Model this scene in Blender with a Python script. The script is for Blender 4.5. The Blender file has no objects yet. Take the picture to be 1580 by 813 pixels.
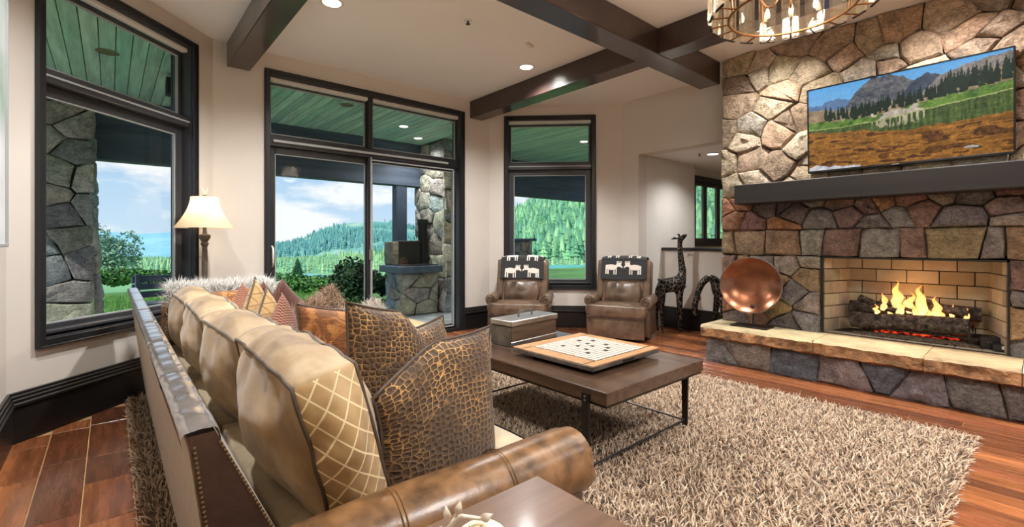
import bpy, bmesh, math, random
import numpy as np
from mathutils import Vector, Matrix, noise

random.seed(7)
rng = np.random.default_rng(7)
scene = bpy.context.scene
COL = scene.collection
PI = math.pi


def lin(r, g, b):
    def f(c):
        c /= 255.0
        return c / 12.92 if c <= 0.04045 else ((c + 0.055) / 1.055) ** 2.4
    return (f(r), f(g), f(b), 1.0)


# ------------------------------------------------------------------ camera
YAW = math.atan(620 / 716.0)
cam_data = bpy.data.cameras.new('camera')
cam = bpy.data.objects.new('camera', cam_data)
COL.objects.link(cam)
cam.location = (0, 0, 1.25)
cam.rotation_euler = (PI / 2, 0, -YAW)
cam_data.sensor_width = 36.0
cam_data.lens = 36.0 * 716.0 / 1580.0
cam_data.shift_y = -33.5 / 1580.0
cam_data.clip_start = 0.05
cam_data.clip_end = 20000
scene.camera = cam

# ------------------------------------------------------------------ view, world, sun
scene.view_settings.view_transform = 'Standard'
scene.view_settings.look = 'None'
scene.view_settings.gamma = 1.0
scene.view_settings.use_curve_mapping = False
scene.view_settings.exposure = 0.28
scene.cycles.use_denoising = True
scene.cycles.max_bounces = 9
scene.cycles.diffuse_bounces = 4
scene.cycles.use_adaptive_sampling = True
scene.cycles.adaptive_threshold = 0.025
scene.cycles.glossy_bounces = 4
scene.cycles.transparent_max_bounces = 24
scene.cycles.caustics_reflective = False
scene.cycles.caustics_refractive = False
scene.cycles.sample_clamp_indirect = 4.0

LAMP = 4.6          # one dial for all the ceiling lamps


class NT:
    """tiny helper around a node tree"""
    def __init__(self, tree):
        self.t = tree

    def n(self, typ, **kw):
        nd = self.t.nodes.new('ShaderNode' + typ)
        for k, v in kw.items():
            if k.startswith('_'):
                setattr(nd, k[1:], v)
            else:
                key = k.replace('__', ' ')
                nd.inputs[key].default_value = v
        return nd

    def l(self, a, b):
        self.t.links.new(a, b)

    def math(self, op, a, b=None, c=None, clamp=False):
        nd = self.t.nodes.new('ShaderNodeMath')
        nd.operation = op
        nd.use_clamp = clamp
        for i, x in enumerate((a, b, c)):
            if x is None:
                continue
            if isinstance(x, (int, float)):
                nd.inputs[i].default_value = x
            else:
                self.l(x, nd.inputs[i])
        return nd.outputs[0]

    def mix(self, fac, a, b, blend='MIX'):
        nd = self.t.nodes.new('ShaderNodeMix')
        nd.data_type = 'RGBA'
        nd.blend_type = blend
        nd.clamp_factor = True
        for sock, x in ((nd.inputs[0], fac), (nd.inputs[6], a), (nd.inputs[7], b)):
            if isinstance(x, (int, float)):
                sock.default_value = x
            elif isinstance(x, tuple):
                sock.default_value = x
            else:
                self.l(x, sock)
        return nd.outputs[2]

    def ramp(self, fac, stops, interp='LINEAR'):
        nd = self.t.nodes.new('ShaderNodeValToRGB')
        cr = nd.color_ramp
        cr.interpolation = interp
        while len(cr.elements) < len(stops):
            cr.elements.new(0.5)
        for e, (p, c) in zip(cr.elements, stops):
            e.position = p
            e.color = c if isinstance(c, tuple) else (c, c, c, 1)
        self.l(fac, nd.inputs[0])
        return nd.outputs[0]

    def coord(self, kind='Object', scale=(1, 1, 1), rot=(0, 0, 0), loc=(0, 0, 0)):
        tc = self.t.nodes.new('ShaderNodeTexCoord')
        mp = self.t.nodes.new('ShaderNodeMapping')
        mp.inputs['Scale'].default_value = scale
        mp.inputs['Rotation'].default_value = rot
        mp.inputs['Location'].default_value = loc
        self.l(tc.outputs[kind], mp.inputs[0])
        return mp.outputs[0]

    def noise(self, vec, scale, detail=4, rough=0.55, dist=0.0):
        nd = self.n('TexNoise', Scale=scale, Detail=detail, Roughness=rough, Distortion=dist)
        if vec is not None:
            self.l(vec, nd.inputs['Vector'])
        return nd.outputs['Fac']


# world: pale horizon, bluer overhead, fair-weather clouds all around
world = bpy.data.worlds.new('sky')
scene.world = world
world.use_nodes = True
wt = world.node_tree
wt.nodes.clear()
W = NT(wt)
tc = W.n('TexCoord')
sep = W.n('SeparateXYZ')
W.l(tc.outputs['Generated'], sep.inputs[0])
zup = W.math('MAXIMUM', sep.outputs['Z'], 0.0)
grad = W.ramp(zup, [(0.0, lin(206, 228, 246)), (0.10, lin(186, 216, 243)), (0.35, lin(120, 172, 226)), (1.0, lin(60, 120, 200))])
mp = W.n('Mapping')
mp.inputs['Scale'].default_value = (4.2, 4.2, 11.0)
mp.inputs['Location'].default_value = (3.1, 1.7, 0.4)
W.l(tc.outputs['Generated'], mp.inputs[0])
cn = W.noise(mp.outputs[0], 1.3, 7, 0.56)
cl = W.ramp(cn, [(0.49, 0.0), (0.60, 1.0)])
sky = W.mix(cl, grad, (0.95, 0.96, 0.98, 1))
gmix = W.mix(W.math('LESS_THAN', sep.outputs['Z'], -0.02), sky, (0.10, 0.14, 0.10, 1))
bg = W.n('Background', Strength=0.88)
W.l(gmix, bg.inputs['Color'])
wo = W.n('OutputWorld')
W.l(bg.outputs[0], wo.inputs[0])

sun_d = bpy.data.lights.new('sun', 'SUN')
sun_d.energy = 3.6
sun_d.angle = 0.01
sun_d.color = (1.0, 0.95, 0.86)
sun = bpy.data.objects.new('sun', sun_d)
COL.objects.link(sun)
sun.rotation_euler = Vector((0.72, 0.20, -0.66)).to_track_quat('-Z', 'Y').to_euler()


# ------------------------------------------------------------------ tags
def tag(o, label=None, cat=None, group=None, kind=None):
    if label: o['label'] = label
    if cat: o['category'] = cat
    if group: o['group'] = group
    if kind: o['kind'] = kind
    return o


def empty(name, loc=(0, 0, 0), rz=0.0, parent=None):
    o = bpy.data.objects.new(name, None)
    o.empty_display_size = 0.1
    COL.objects.link(o)
    o.location = loc
    o.rotation_euler = (0, 0, rz)
    if parent: o.parent = parent
    return o


def inst(name, mesh, parent=None, loc=(0, 0, 0), rot=(0, 0, 0), color=None):
    o = bpy.data.objects.new(name, mesh)
    COL.objects.link(o)
    o.location = loc
    o.rotation_euler = rot
    if parent: o.parent = parent
    if color: o.color = color
    return o


def copy_tree(o, parent=None):
    c = o.copy()
    COL.objects.link(c)
    c.parent = parent
    for ch in o.children:
        copy_tree(ch, c)
    return c


# ------------------------------------------------------------------ mesh builder
class MB:
    def __init__(self):
        self.bm = bmesh.new()
        self.uv = self.bm.loops.layers.uv.new('UVMap')
        self.mi = 0

    def face(self, vs, uvs=None):
        try:
            f = self.bm.faces.new(vs)
        except ValueError:
            return None
        f.material_index = self.mi
        if uvs:
            for lp, u in zip(f.loops, uvs):
                lp[self.uv].uv = u
        return f

    def poly(self, pts):
        return self.face([self.bm.verts.new(p) for p in pts])

    def box(self, c, s, rot=None, bev=0.0, seg=1):
        r = bmesh.ops.create_cube(self.bm, size=1.0)
        vs = r['verts']
        S = Matrix.Diagonal((s[0], s[1], s[2], 1))
        Mx = Matrix.Translation(c) @ (rot.to_4x4() if rot is not None else Matrix.Identity(4)) @ S
        bmesh.ops.transform(self.bm, matrix=Mx, verts=vs)
        fs = list({f for v in vs for f in v.link_faces})
        for f in fs: f.material_index = self.mi
        if bev > 0:
            es = list({e for v in vs for e in v.link_edges})
            rr = bmesh.ops.bevel(self.bm, geom=es, offset=min(bev, 0.45 * min(s)), segments=seg, affect='EDGES', profile=0.5)
            for f in rr['faces']: f.material_index = self.mi
        return self

    def box2(self, a, b, bev=0.0, seg=1):
        c = [(x + y) / 2 for x, y in zip(a, b)]
        s = [abs(y - x) for x, y in zip(a, b)]
        return self.box(c, s, None, bev, seg)

    def tube(self, path, rad, n=8, cap=True, flat=1.0, up=None, closed=False):
        P = [Vector(p) for p in path]
        m = len(P)
        if not hasattr(rad, '__len__'): rad = [rad] * m
        rings = []
        prev = None
        for i in range(m):
            if closed:
                t = P[(i + 1) % m] - P[i - 1]
            else:
                t = P[min(i + 1, m - 1)] - P[max(i - 1, 0)]
            if t.length < 1e-9: t = Vector((0, 0, 1))
            t.normalize()
            if prev is None:
                a = Vector(up) if up else (Vector((0, 0, 1)) if abs(t.z) < 0.9 else Vector((1, 0, 0)))
            else:
                a = prev
            x = a - t * a.dot(t)
            if x.length < 1e-6: x = t.orthogonal()
            x.normalize()
            prev = x
            y = t.cross(x)
            rings.append([self.bm.verts.new(P[i] + (x * math.cos(2 * PI * k / n) + y * math.sin(2 * PI * k / n) * flat) * rad[i]) for k in range(n)])
        L = m if closed else m - 1
        for i in range(L):
            A, B = rings[i], rings[(i + 1) % m]
            for k in range(n):
                u0, u1 = k / n, (k + 1) / n
                v0, v1 = i / L, (i + 1) / L
                self.face((A[k], A[(k + 1) % n], B[(k + 1) % n], B[k]), ((u0, v0), (u1, v0), (u1, v1), (u0, v1)))
        if cap and not closed:
            self.face(rings[0][::-1])
            self.face(rings[-1])
        return self

    def lathe(self, prof, n=24, c=(0, 0, 0), rot=None, square=0.0):
        C = Vector(c)
        rings = []
        for r, z in prof:
            ring = []
            for k in range(n):
                a = 2 * PI * k / n
                q = 1.0
                if square:
                    q = 1.0 + square * (1 / max(abs(math.cos(a)), abs(math.sin(a))) - 1)
                p = Vector((r * q * math.cos(a), r * q * math.sin(a), z))
                if rot is not None: p = rot @ p
                ring.append(self.bm.verts.new(C + p))
            rings.append(ring)
        m = len(prof)
        for i in range(m - 1):
            A, B = rings[i], rings[i + 1]
            for k in range(n):
                self.face((A[k], A[(k + 1) % n], B[(k + 1) % n], B[k]), ((k / n, i / m), ((k + 1) / n, i / m), ((k + 1) / n, (i + 1) / m), (k / n, (i + 1) / m)))
        if prof[0][0] > 1e-5: self.face(rings[0][::-1])
        if prof[-1][0] > 1e-5: self.face(rings[-1])
        return self

    def grid(self, fn, nu, nv):
        vs = [[self.bm.verts.new(fn(i / nu, j / nv)) for j in range(nv + 1)] for i in range(nu + 1)]
        for i in range(nu):
            for j in range(nv):
                self.face((vs[i][j], vs[i + 1][j], vs[i + 1][j + 1], vs[i][j + 1]),
                          ((i / nu, j / nv), ((i + 1) / nu, j / nv), ((i + 1) / nu, (j + 1) / nv), (i / nu, (j + 1) / nv)))
        return vs

    def prism(self, pts, vec):
        """closed polygon (3d points) swept by vec"""
        V = Vector(vec)
        a = [self.bm.verts.new(p) for p in pts]
        b = [self.bm.verts.new(Vector(p) + V) for p in pts]
        n = len(a)
        self.face(a[::-1]); self.face(b)
        for i in range(n):
            self.face((a[i], a[(i + 1) % n], b[(i + 1) % n], b[i]))
        return self

    def mesh(self, name, mats, smooth=None, merge=0.0):
        bm = self.bm
        if merge: bmesh.ops.remove_doubles(bm, verts=bm.verts, dist=merge)
        bmesh.ops.recalc_face_normals(bm, faces=bm.faces)
        me = bpy.data.meshes.new(name)
        bm.to_mesh(me)
        bm.free()
        for m in (mats if isinstance(mats, (list, tuple)) else [mats]):
            me.materials.append(m)
        if smooth is not None:
            me.shade_smooth()
            if smooth < 170: me.set_sharp_from_angle(angle=math.radians(smooth))
        return me

    def build(self, name, mats, parent=None, smooth=None, loc=(0, 0, 0), rot=(0, 0, 0), color=None, merge=0.0):
        return inst(name, self.mesh(name, mats, smooth, merge), parent, loc, rot, color)


def from_np(name, verts, faces, mat, parent=None, cols=None, smooth=False):
    """verts (n,3), faces (m,3|4) arrays -> one mesh object"""
    me = bpy.data.meshes.new(name)
    k = faces.shape[1]
    me.vertices.add(len(verts))
    me.vertices.foreach_set('co', np.ascontiguousarray(verts, dtype=np.float32).ravel())
    me.loops.add(faces.size)
    me.loops.foreach_set('vertex_index', np.ascontiguousarray(faces, dtype=np.int32).ravel())
    me.polygons.add(len(faces))
    me.polygons.foreach_set('loop_start', np.arange(0, faces.size, k, dtype=np.int32))
    if cols is not None:
        at = me.color_attributes.new('Col', 'FLOAT_COLOR', 'POINT')
        c4 = np.ones((len(verts), 4), dtype=np.float32)
        c4[:, :3] = cols
        at.data.foreach_set('color', c4.ravel())
    me.update(calc_edges=True)
    me.validate()
    me.materials.append(mat)
    if smooth: me.shade_smooth()
    return inst(name, me, parent)


def strands(base, nrm, length, width, bend, seed=0, segs=2):
    """thick yarns/hairs: three-sided tapering bent spikes; returns verts, faces, owner"""
    r = np.random.default_rng(seed)
    N = len(base)
    nrm = nrm / np.linalg.norm(nrm, axis=1, keepdims=True)
    rv = r.normal(size=(N, 3))
    t1 = np.cross(nrm, rv); t1 /= np.linalg.norm(t1, axis=1, keepdims=True) + 1e-9
    t2 = np.cross(nrm, t1)
    L = (np.full(N, length) if np.isscalar(length) else length)[:, None] * r.uniform(0.7, 1.2, (N, 1))
    Bd = bend * r.uniform(0.3, 1.2, (N, 1))
    ang = np.array([0, 2 * PI / 3, 4 * PI / 3])
    Vs = []
    for s, (h, off, w) in enumerate(((0.0, 0.0, 0.8), (0.62, 0.42, 1.0))):
        ctr = base + nrm * L * h + t1 * L * Bd * off
        for a in ang:
            Vs.append(ctr + (t2 * math.cos(a) + (t1 * 0.8 + nrm * 0.3) * math.sin(a)) * width * w)
    tip = base + nrm * L * 0.95 + t1 * L * Bd * 1.15
    Vs.append(tip)
    V = np.stack(Vs, 1)
    F = []
    for k in range(3):
        k2 = (k + 1) % 3
        F += [(k, k2, 3 + k2), (k, 3 + k2, 3 + k), (3 + k, 3 + k2, 6)]
    F = np.array(F)
    faces = (F[None] + (np.arange(N) * 7)[:, None, None]).reshape(-1, 3)
    return V.reshape(-1, 3), faces, np.repeat(np.arange(N), 7)


def leaf_cloud(n, fn, size, seed=0):
    """n leaf quads, fn(r,n)->pos,normal"""
    r = np.random.default_rng(seed)
    p, nr = fn(r, n)
    nr = nr + r.normal(size=(n, 3)) * 0.6
    nr /= np.linalg.norm(nr, axis=1, keepdims=True) + 1e-9
    rv = r.normal(size=(n, 3))
    a = np.cross(nr, rv); a /= np.linalg.norm(a, axis=1, keepdims=True) + 1e-9
    b = np.cross(nr, a)
    s = size * r.uniform(0.6, 1.4, (n, 1))
    V = np.stack([p - a * s, p + b * s * 0.5, p + a * s, p - b * s * 0.5], 1).reshape(-1, 3)
    F = np.arange(4 * n).reshape(n, 4)
    return V, F


# ------------------------------------------------------------------ materials
MATS = {}


def newmat(name):
    m = bpy.data.materials.new(name)
    m.use_nodes = True
    nt = NT(m.node_tree)
    b = m.node_tree.nodes['Principled BSDF']
    MATS[name] = m
    return m, nt, b


def setb(b, rough=0.5, metal=0.0, spec=0.5, coat=0.0, sheen=0.0):
    b.inputs['Roughness'].default_value = rough
    b.inputs['Metallic'].default_value = metal
    b.inputs['Specular IOR Level'].default_value = spec
    b.inputs['Coat Weight'].default_value = coat
    b.inputs['Coat Roughness'].default_value = 0.12
    b.inputs['Sheen Weight'].default_value = sheen


def bump(nt, b, fac, strength=0.3, dist=0.01):
    bp = nt.n('Bump', Strength=strength, Distance=dist)
    nt.l(fac, bp.inputs['Height'])
    nt.l(bp.outputs[0], b.inputs['Normal'])


def plain(name, col, rough=0.5, metal=0.0, spec=0.5, coat=0.0, sheen=0.0, var=0.12, vscale=4.0, bs=0.0, bscale=60.0, bd=0.004, kind='Object', vs=(1, 1, 1)):
    m, nt, b = newmat(name)
    setb(b, rough, metal, spec, coat, sheen)
    co = nt.coord(kind, vs)
    nz = nt.noise(co, vscale, 5)
    d = tuple(c * (1 - var * 1.6) for c in col[:3]) + (1,)
    h = tuple(min(1, c * (1 + var * 1.4)) for c in col[:3]) + (1,)
    nt.l(nt.ramp(nz, [(0.28, d), (0.72, h)]), b.inputs['Base Color'])
    if bs:
        bump(nt, b, nt.noise(co, bscale, 6), bs, bd)
    return m


def objcol(name, rough=0.6, coat=0.0, spec=0.5, scale=(1, 1, 1), nsc=6.0, lo=0.6, hi=1.35, bs=0.4, bscale=20, bd=0.01, kind='Object', rvar=0.0):
    """base colour = the piece's own colour times a grain"""
    m, nt, b = newmat(name)
    setb(b, rough, 0, spec, coat)
    oi = nt.n('ObjectInfo')
    co = nt.coord(kind, scale)
    add = nt.n('VectorMath', _operation='ADD')
    sc = nt.n('VectorMath', _operation='SCALE')
    comb = nt.n('CombineXYZ')
    for i in range(3): nt.l(oi.outputs['Random'], comb.inputs[i])
    nt.l(comb.outputs[0], sc.inputs[0]); sc.inputs['Scale'].default_value = 37.0
    nt.l(co, add.inputs[0]); nt.l(sc.outputs[0], add.inputs[1])
    v = add.outputs[0]
    nz = nt.noise(v, nsc, 7, 0.62, 0.3)
    g = nt.ramp(nz, [(0.25, lo), (0.5, 1.0), (0.75, hi)])
    nt.l(nt.mix(1.0, oi.outputs['Color'], g, 'MULTIPLY'), b.inputs['Base Color'])
    if rvar:
        nt.l(nt.math('MULTIPLY_ADD', nz, rvar, rough - rvar / 2), b.inputs['Roughness'])
    if bs:
        bump(nt, b, nt.noise(v, bscale, 8, 0.65), bs, bd)
    return m


def emis(name, col, strength):
    m, nt, b = newmat(name)
    b.inputs['Base Color'].default_value = col
    b.inputs['Emission Color'].default_value = col
    b.inputs['Emission Strength'].default_value = strength
    return m


def attrmat(name, rough=0.8, sheen=0.0, emit=0.0, spec=0.3, mul=None):
    m, nt, b = newmat(name)
    setb(b, rough, 0, spec, 0, sheen)
    a = nt.n('Attribute')
    a.attribute_name = 'Col'
    c = a.outputs['Color']
    if emit:
        nt.l(c, b.inputs['Emission Color'])
        b.inputs['Emission Strength'].default_value = emit
        b.inputs['Base Color'].default_value = (0.01, 0.01, 0.01, 1)
        setb(b, 0.6, 0, 0.05)
    else:
        nt.l(c, b.inputs['Base Color'])
    return m


def glassmat(name, tint=(0.975, 0.99, 0.985, 1), refl=0.06, rough=0.0):
    m, nt, b = newmat(name)
    t = nt.t
    t.nodes.remove(b)
    tr = nt.n('BsdfTransparent')
    tr.inputs['Color'].default_value = tint
    gl = nt.n('BsdfGlossy', Roughness=rough)
    lw = nt.n('LayerWeight', Blend=0.22)
    fac = nt.math('MULTIPLY_ADD', lw.outputs['Fresnel'], refl * 4.0, 0.0, True)
    mx = nt.n('MixShader')
    nt.l(fac, mx.inputs[0]); nt.l(tr.outputs[0], mx.inputs[1]); nt.l(gl.outputs[0], mx.inputs[2])
    out = t.nodes['Material Output']
    nt.l(mx.outputs[0], out.inputs['Surface'])
    return m


m_wall = plain('wall_paint', lin(216, 208, 199), 0.75, var=0.02, vscale=1.5, bs=0.05, bscale=180, bd=0.001)
m_ceil = plain('ceiling_paint', lin(238, 237, 237), 0.8, var=0.015, vscale=1.2)
m_hallwall = plain('hall_paint', lin(226, 221, 214), 0.75, var=0.02)
m_base = plain('dark_baseboard', lin(30, 28, 28), 0.32, var=0.1, vs=(1, 1, 6))
m_frame = plain('dark_frame', lin(34, 34, 37), 0.32, var=0.12, vs=(3, 3, .5))
m_framegrey = plain('grey_sash', lin(58, 58, 62), 0.35, var=0.1)
m_bead = plain('grey_bead', lin(168, 172, 172), 0.4, var=0.05)
m_white = plain('white_metal', lin(225, 222, 216), 0.45, var=0.03)
m_beam = objcol('stained_beam', 0.30, 0.45, 0.5, (1, 1, 1), 3.0, 0.55, 1.5, 0.15, 30, 0.004)
m_plank = objcol('plank_wood', 0.27, 0.25, 0.5, (9, 0.9, 9), 3.2, 0.45, 1.5, 0.10, 12, 0.002, rvar=0.12)
m_subfloor = plain('subfloor', lin(206, 164, 116), 0.6)
m_stone = objcol('field_stone', 0.75, 0, 0.35, (1, 1, 1), 9.0, 0.42, 1.5, 1.0, 11, 0.09)
m_stoneout = objcol('outdoor_stone', 0.85, 0, 0.25, (1, 1, 1), 7.0, 0.5, 1.5, 0.9, 12, 0.07)
def rugged(m, crack=16.0):
    nt = NT(m.node_tree)
    b = m.node_tree.nodes['Principled BSDF']
    base = b.inputs['Base Color'].links[0].from_socket
    co = nt.coord('Object', (1, 1, 1.6))
    ds = nt.n('TexNoise', Scale=7.0, Detail=3)
    nt.l(co, ds.inputs['Vector'])
    wv = nt.mix(0.16, co, ds.outputs['Color'])
    v = nt.n('TexVoronoi', _feature='DISTANCE_TO_EDGE', Scale=crack)
    nt.l(wv, v.inputs['Vector'])
    fine = nt.noise(co, 46, 6, 0.7)
    cr = nt.ramp(v.outputs['Distance'], [(0.0, 0.62), (0.05, 1.0)])
    c = nt.mix(1.0, base, cr, 'MULTIPLY')
    c = nt.mix(1.0, c, nt.ramp(fine, [(0.32, 0.62), (0.5, 1.0), (0.68, 1.34)]), 'MULTIPLY')
    nt.l(c, b.inputs['Base Color'])
    old = b.inputs['Normal'].links[0].from_node
    b2 = nt.n('Bump', Strength=0.9, Distance=0.022)
    hgt = nt.math('ADD', nt.math('MINIMUM', v.outputs['Distance'], 0.12), nt.math('MULTIPLY', fine, 0.35))
    nt.l(hgt, b2.inputs['Height'])
    nt.l(old.outputs[0], b2.inputs['Normal'])
    nt.l(b2.outputs[0], b.inputs['Normal'])


rugged(m_stone); rugged(m_stoneout, 9.0)
m_slab = objcol('hearth_slab', 0.55, 0, 0.4, (1, 1, 2.5), 5.0, 0.6, 1.3, 0.8, 18, 0.02)
m_slabedge = plain('split_sandstone', lin(160, 118, 78), 0.7, var=0.45, vscale=9, bs=1.0, bscale=14, bd=0.05)
m_mortar = plain('mortar', lin(70, 62, 54), 0.95, var=0.25, vscale=12, bs=0.5, bscale=80)
m_brick = objcol('fire_brick', 0.85, 0, 0.2, (1, 1, 1), 5.0, 0.75, 1.2, 0.25, 60, 0.004)
m_soot = plain('firebox_mortar', lin(62, 56, 50), 0.95, var=0.2)
m_mantel = plain('mantel_wood', lin(30, 25, 23), 0.6, var=0.3, vscale=3, vs=(1, .15, 3), bs=0.1, bscale=40)
m_glass = glassmat('window_glass')
m_board = objcol('soffit_board', 0.45, 0, 0.4, (8, .6, 1), 2.5, 0.6, 1.35, 0.1, 20, 0.003)
m_extbeam = plain('patio_beam', lin(74, 86, 104), 0.6, var=0.25, vscale=3, vs=(.3, 3, 3))
m_slate = plain('slate_paving', lin(158, 164, 166), 0.5, var=0.3, vscale=3.0, bs=0.4, bscale=8, bd=0.01)
m_black = plain('black_metal', lin(24, 23, 23), 0.4, var=0.15)
m_rust = plain('dark_steel', lin(46, 40, 36), 0.38, metal=0.6, var=0.25)
m_leather = plain('brown_leather', lin(106, 85, 68), 0.32, spec=0.55, var=0.35, vscale=7, bs=0.35, bscale=60, bd=0.003)
m_leatherdark = plain('dark_leather', lin(66, 47, 38), 0.30, var=0.35, vscale=8, bs=0.3, bscale=70, bd=0.003)
m_leathertop = plain('rail_leather', lin(122, 114, 110), 0.16, coat=0.6, spec=0.6, var=0.25, vscale=9, bs=0.4, bscale=45, bd=0.003)
m_armleather = plain('caramel_leather', lin(126, 92, 60), 0.30, spec=0.5, var=0.45, vscale=14, bs=0.3, bscale=70, bd=0.002)
m_sofafab = plain('tan_chenille', lin(158, 136, 100), 0.85, sheen=0.4, var=0.2, vscale=30, bs=0.4, bscale=160, bd=0.003)
m_seat = plain('seat_linen', lin(196, 178, 146), 0.9, sheen=0.3, var=0.1, vscale=20, bs=0.3, bscale=150)
m_stud = plain('brass_stud', lin(150, 125, 85), 0.3, metal=0.9, var=0.1)
m_pipe = plain('dark_piping', lin(82, 66, 52), 0.6, var=0.2)
m_pipegrey = plain('grey_piping', lin(120, 112, 104), 0.6, var=0.2)
m_chrome = plain('brushed_steel', lin(176, 172, 166), 0.3, metal=0.9, var=0.15, vscale=8)
m_steel2 = plain('hammered_steel', lin(120, 112, 104), 0.38, metal=0.7, var=0.35, vscale=10)
m_bronze = plain('bronze', lin(122, 84, 52), 0.35, metal=0.85, var=0.2)
m_copper = plain('copper_bowl', lin(140, 92, 68), 0.25, metal=0.92, var=0.22, vscale=5)
m_tabletop = plain('table_wood', lin(80, 60, 46), 0.22, coat=0.2, var=0.3, vscale=3.0, vs=(6, .5, 6))
m_endtable = plain('end_table_wood', lin(112, 84, 66), 0.34, coat=0.1, var=0.22, vscale=3.0, vs=(.6, 7, 6))
m_lampwood = plain('lamp_wood', lin(92, 80, 70), 0.5, var=0.35, vscale=20)
m_cream = plain('cream_porcelain', lin(240, 230, 208), 0.35, var=0.05)
m_tvbody = plain('tv_plastic', lin(14, 14, 15), 0.3, var=0.1)
m_screen = attrmat('tv_picture', emit=0.8)
m_print = attrmat('printed_cloth', 0.9, 0.2)
m_yarn = attrmat('shag_yarn', 0.95, 0.3)
m_fur = attrmat('fur_hair', 0.7, 0.4)
m_rugback = plain('rug_backing', lin(92, 76, 62), 0.95)
m_grassm = attrmat('grass_blades', 0.7)
m_leafm = attrmat('leafage', 0.6)
m_tan = plain('pale_wood', lin(186, 140, 96), 0.4, var=0.15, vscale=5, vs=(1, 6, 1))
m_boardface = plain('board_face', lin(70, 56, 48), 0.5, var=0.15)
m_tile = plain('board_tile', lin(214, 206, 194), 0.4, var=0.08)
m_tiledark = plain('board_tile_dark', lin(60, 44, 40), 0.4, var=0.1)
m_patina = plain('black_patina', lin(34, 30, 28), 0.3, spec=0.6, var=0.3)
m_plate = plain('switch_plate', lin(222, 214, 200), 0.45, var=0.02)


def patterned(name, fn, rough=0.85, sheen=0.2):
    m, nt, b = newmat(name)
    setb(b, rough, 0, 0.3, 0, sheen)
    fn(nt, b)
    return m


def f_croc(nt, b):
    co = nt.coord('UV', (19, 23, 1))
    nz = nt.n('TexNoise', Scale=2.0, Detail=2)
    nt.l(co, nz.inputs['Vector'])
    mx = nt.mix(0.12, co, nz.outputs['Color'])
    v = nt.n('TexVoronoi', _feature='DISTANCE_TO_EDGE', Scale=1.35, Randomness=0.55)
    nt.l(mx, v.inputs['Vector'])
    e = nt.ramp(v.outputs['Distance'], [(0.02, 1.0), (0.09, 0.0)])
    big = nt.noise(nt.coord('UV', (2.2, 2.2, 1)), 1.4, 2)
    sp = nt.n('SeparateXYZ'); nt.l(nt.coord('UV'), sp.inputs[0])
    e2 = nt.math('MULTIPLY', nt.math('MULTIPLY', e, nt.ramp(big, [(0.40, 0.15), (0.56, 1.0)])), nt.ramp(sp.outputs['Y'], [(0.15, 0.12), (0.62, 1.0)]))
    weave = nt.noise(nt.coord('UV', (90, 12, 1)), 1.0, 3)
    base = nt.ramp(weave, [(0.3, lin(50, 34, 21)), (0.7, lin(92, 66, 40))])
    nt.l(nt.mix(e2, base, lin(206, 158, 92)), b.inputs['Base Color'])
    bump(nt, b, v.outputs['Distance'], 0.5, 0.02)


def f_toile(nt, b):
    co = nt.coord('UV', (4, 4, 1))
    nz = nt.noise(co, 1.6, 5, 0.6, 1.2)
    g = nt.ramp(nz, [(0.45, lin(78, 34, 22)), (0.51, lin(130, 70, 38)), (0.56, lin(184, 126, 68))])
    rib = nt.noise(nt.coord('UV', (6, 120, 1)), 1.0, 2)
    nt.l(nt.mix(0.35, g, nt.ramp(rib, [(0.3, lin(120, 60, 34)), (0.7, lin(214, 160, 96))])), b.inputs['Base Color'])
    bump(nt, b, rib, 0.4, 0.005)


def f_weave(nt, b):
    co = nt.coord('UV', (26, 26, 1), (0, 0, 0.6))
    ck = nt.n('TexBrick', Scale=1.0, Mortar__Size=0.18, Brick__Width=1.0, Row__Height=0.55)
    ck.inputs['Color1'].default_value = lin(122, 58, 40)
    ck.inputs['Color2'].default_value = lin(150, 84, 58)
    ck.inputs['Mortar'].default_value = lin(48, 26, 20)
    nt.l(co, ck.inputs['Vector'])
    nt.l(ck.outputs['Color'], b.inputs['Base Color'])
    bump(nt, b, ck.outputs['Fac'], -0.6, 0.01)


def f_basket(nt, b):
    co = nt.coord('UV', (42, 42, 1))
    ck = nt.n('TexChecker', Scale=1.0)
    ck.inputs['Color1'].default_value = lin(70, 36, 28)
    ck.inputs['Color2'].default_value = lin(168, 112, 84)
    nt.l(co, ck.inputs['Vector'])
    nt.l(ck.outputs['Color'], b.inputs['Base Color'])


def f_golddiamond(nt, b):
    base = nt.ramp(nt.noise(nt.coord('UV', (3, 3, 1)), 2.0, 4), [(0.3, lin(150, 116, 70)), (0.7, lin(196, 162, 108))])
    co = nt.coord('UV', (1, 1, 1), (0, 0, PI / 4))
    sp = nt.n('SeparateXYZ'); nt.l(co, sp.inputs[0])
    def line(x):
        return nt.math('LESS_THAN', nt.math('ABSOLUTE', nt.math('SUBTRACT', nt.math('FRACT', nt.math('MULTIPLY', x, 7.0)), 0.5)), 0.035)
    ln = nt.math('MAXIMUM', line(sp.outputs['X']), line(sp.outputs['Y']))
    nt.l(nt.mix(ln, base, lin(112, 80, 46)), b.inputs['Base Color'])


def velvet(nt, b, c0, c1, c2):
    co = nt.coord('Object', (1, 1, 1))
    nz = nt.noise(co, 5.5, 4, 0.55, 0.4)
    wr = nt.noise(nt.coord('Object', (4.0, 1.2, 2.4), (0.4, 0.2, 0.5)), 2.6, 2, 0.45, 0.25)
    m = nt.math('ADD', nt.math('MULTIPLY', nz, 0.55), nt.math('MULTIPLY', wr, 0.45))
    bump(nt, b, wr, 0.45, 0.04)
    return nt.ramp(m, [(0.36, c0), (0.5, c1), (0.64, c2)])


def f_cushion(nt, b):
    nt.l(velvet(nt, b, lin(126, 98, 62), lin(166, 136, 94), lin(196, 172, 134)), b.inputs['Base Color'])


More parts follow.
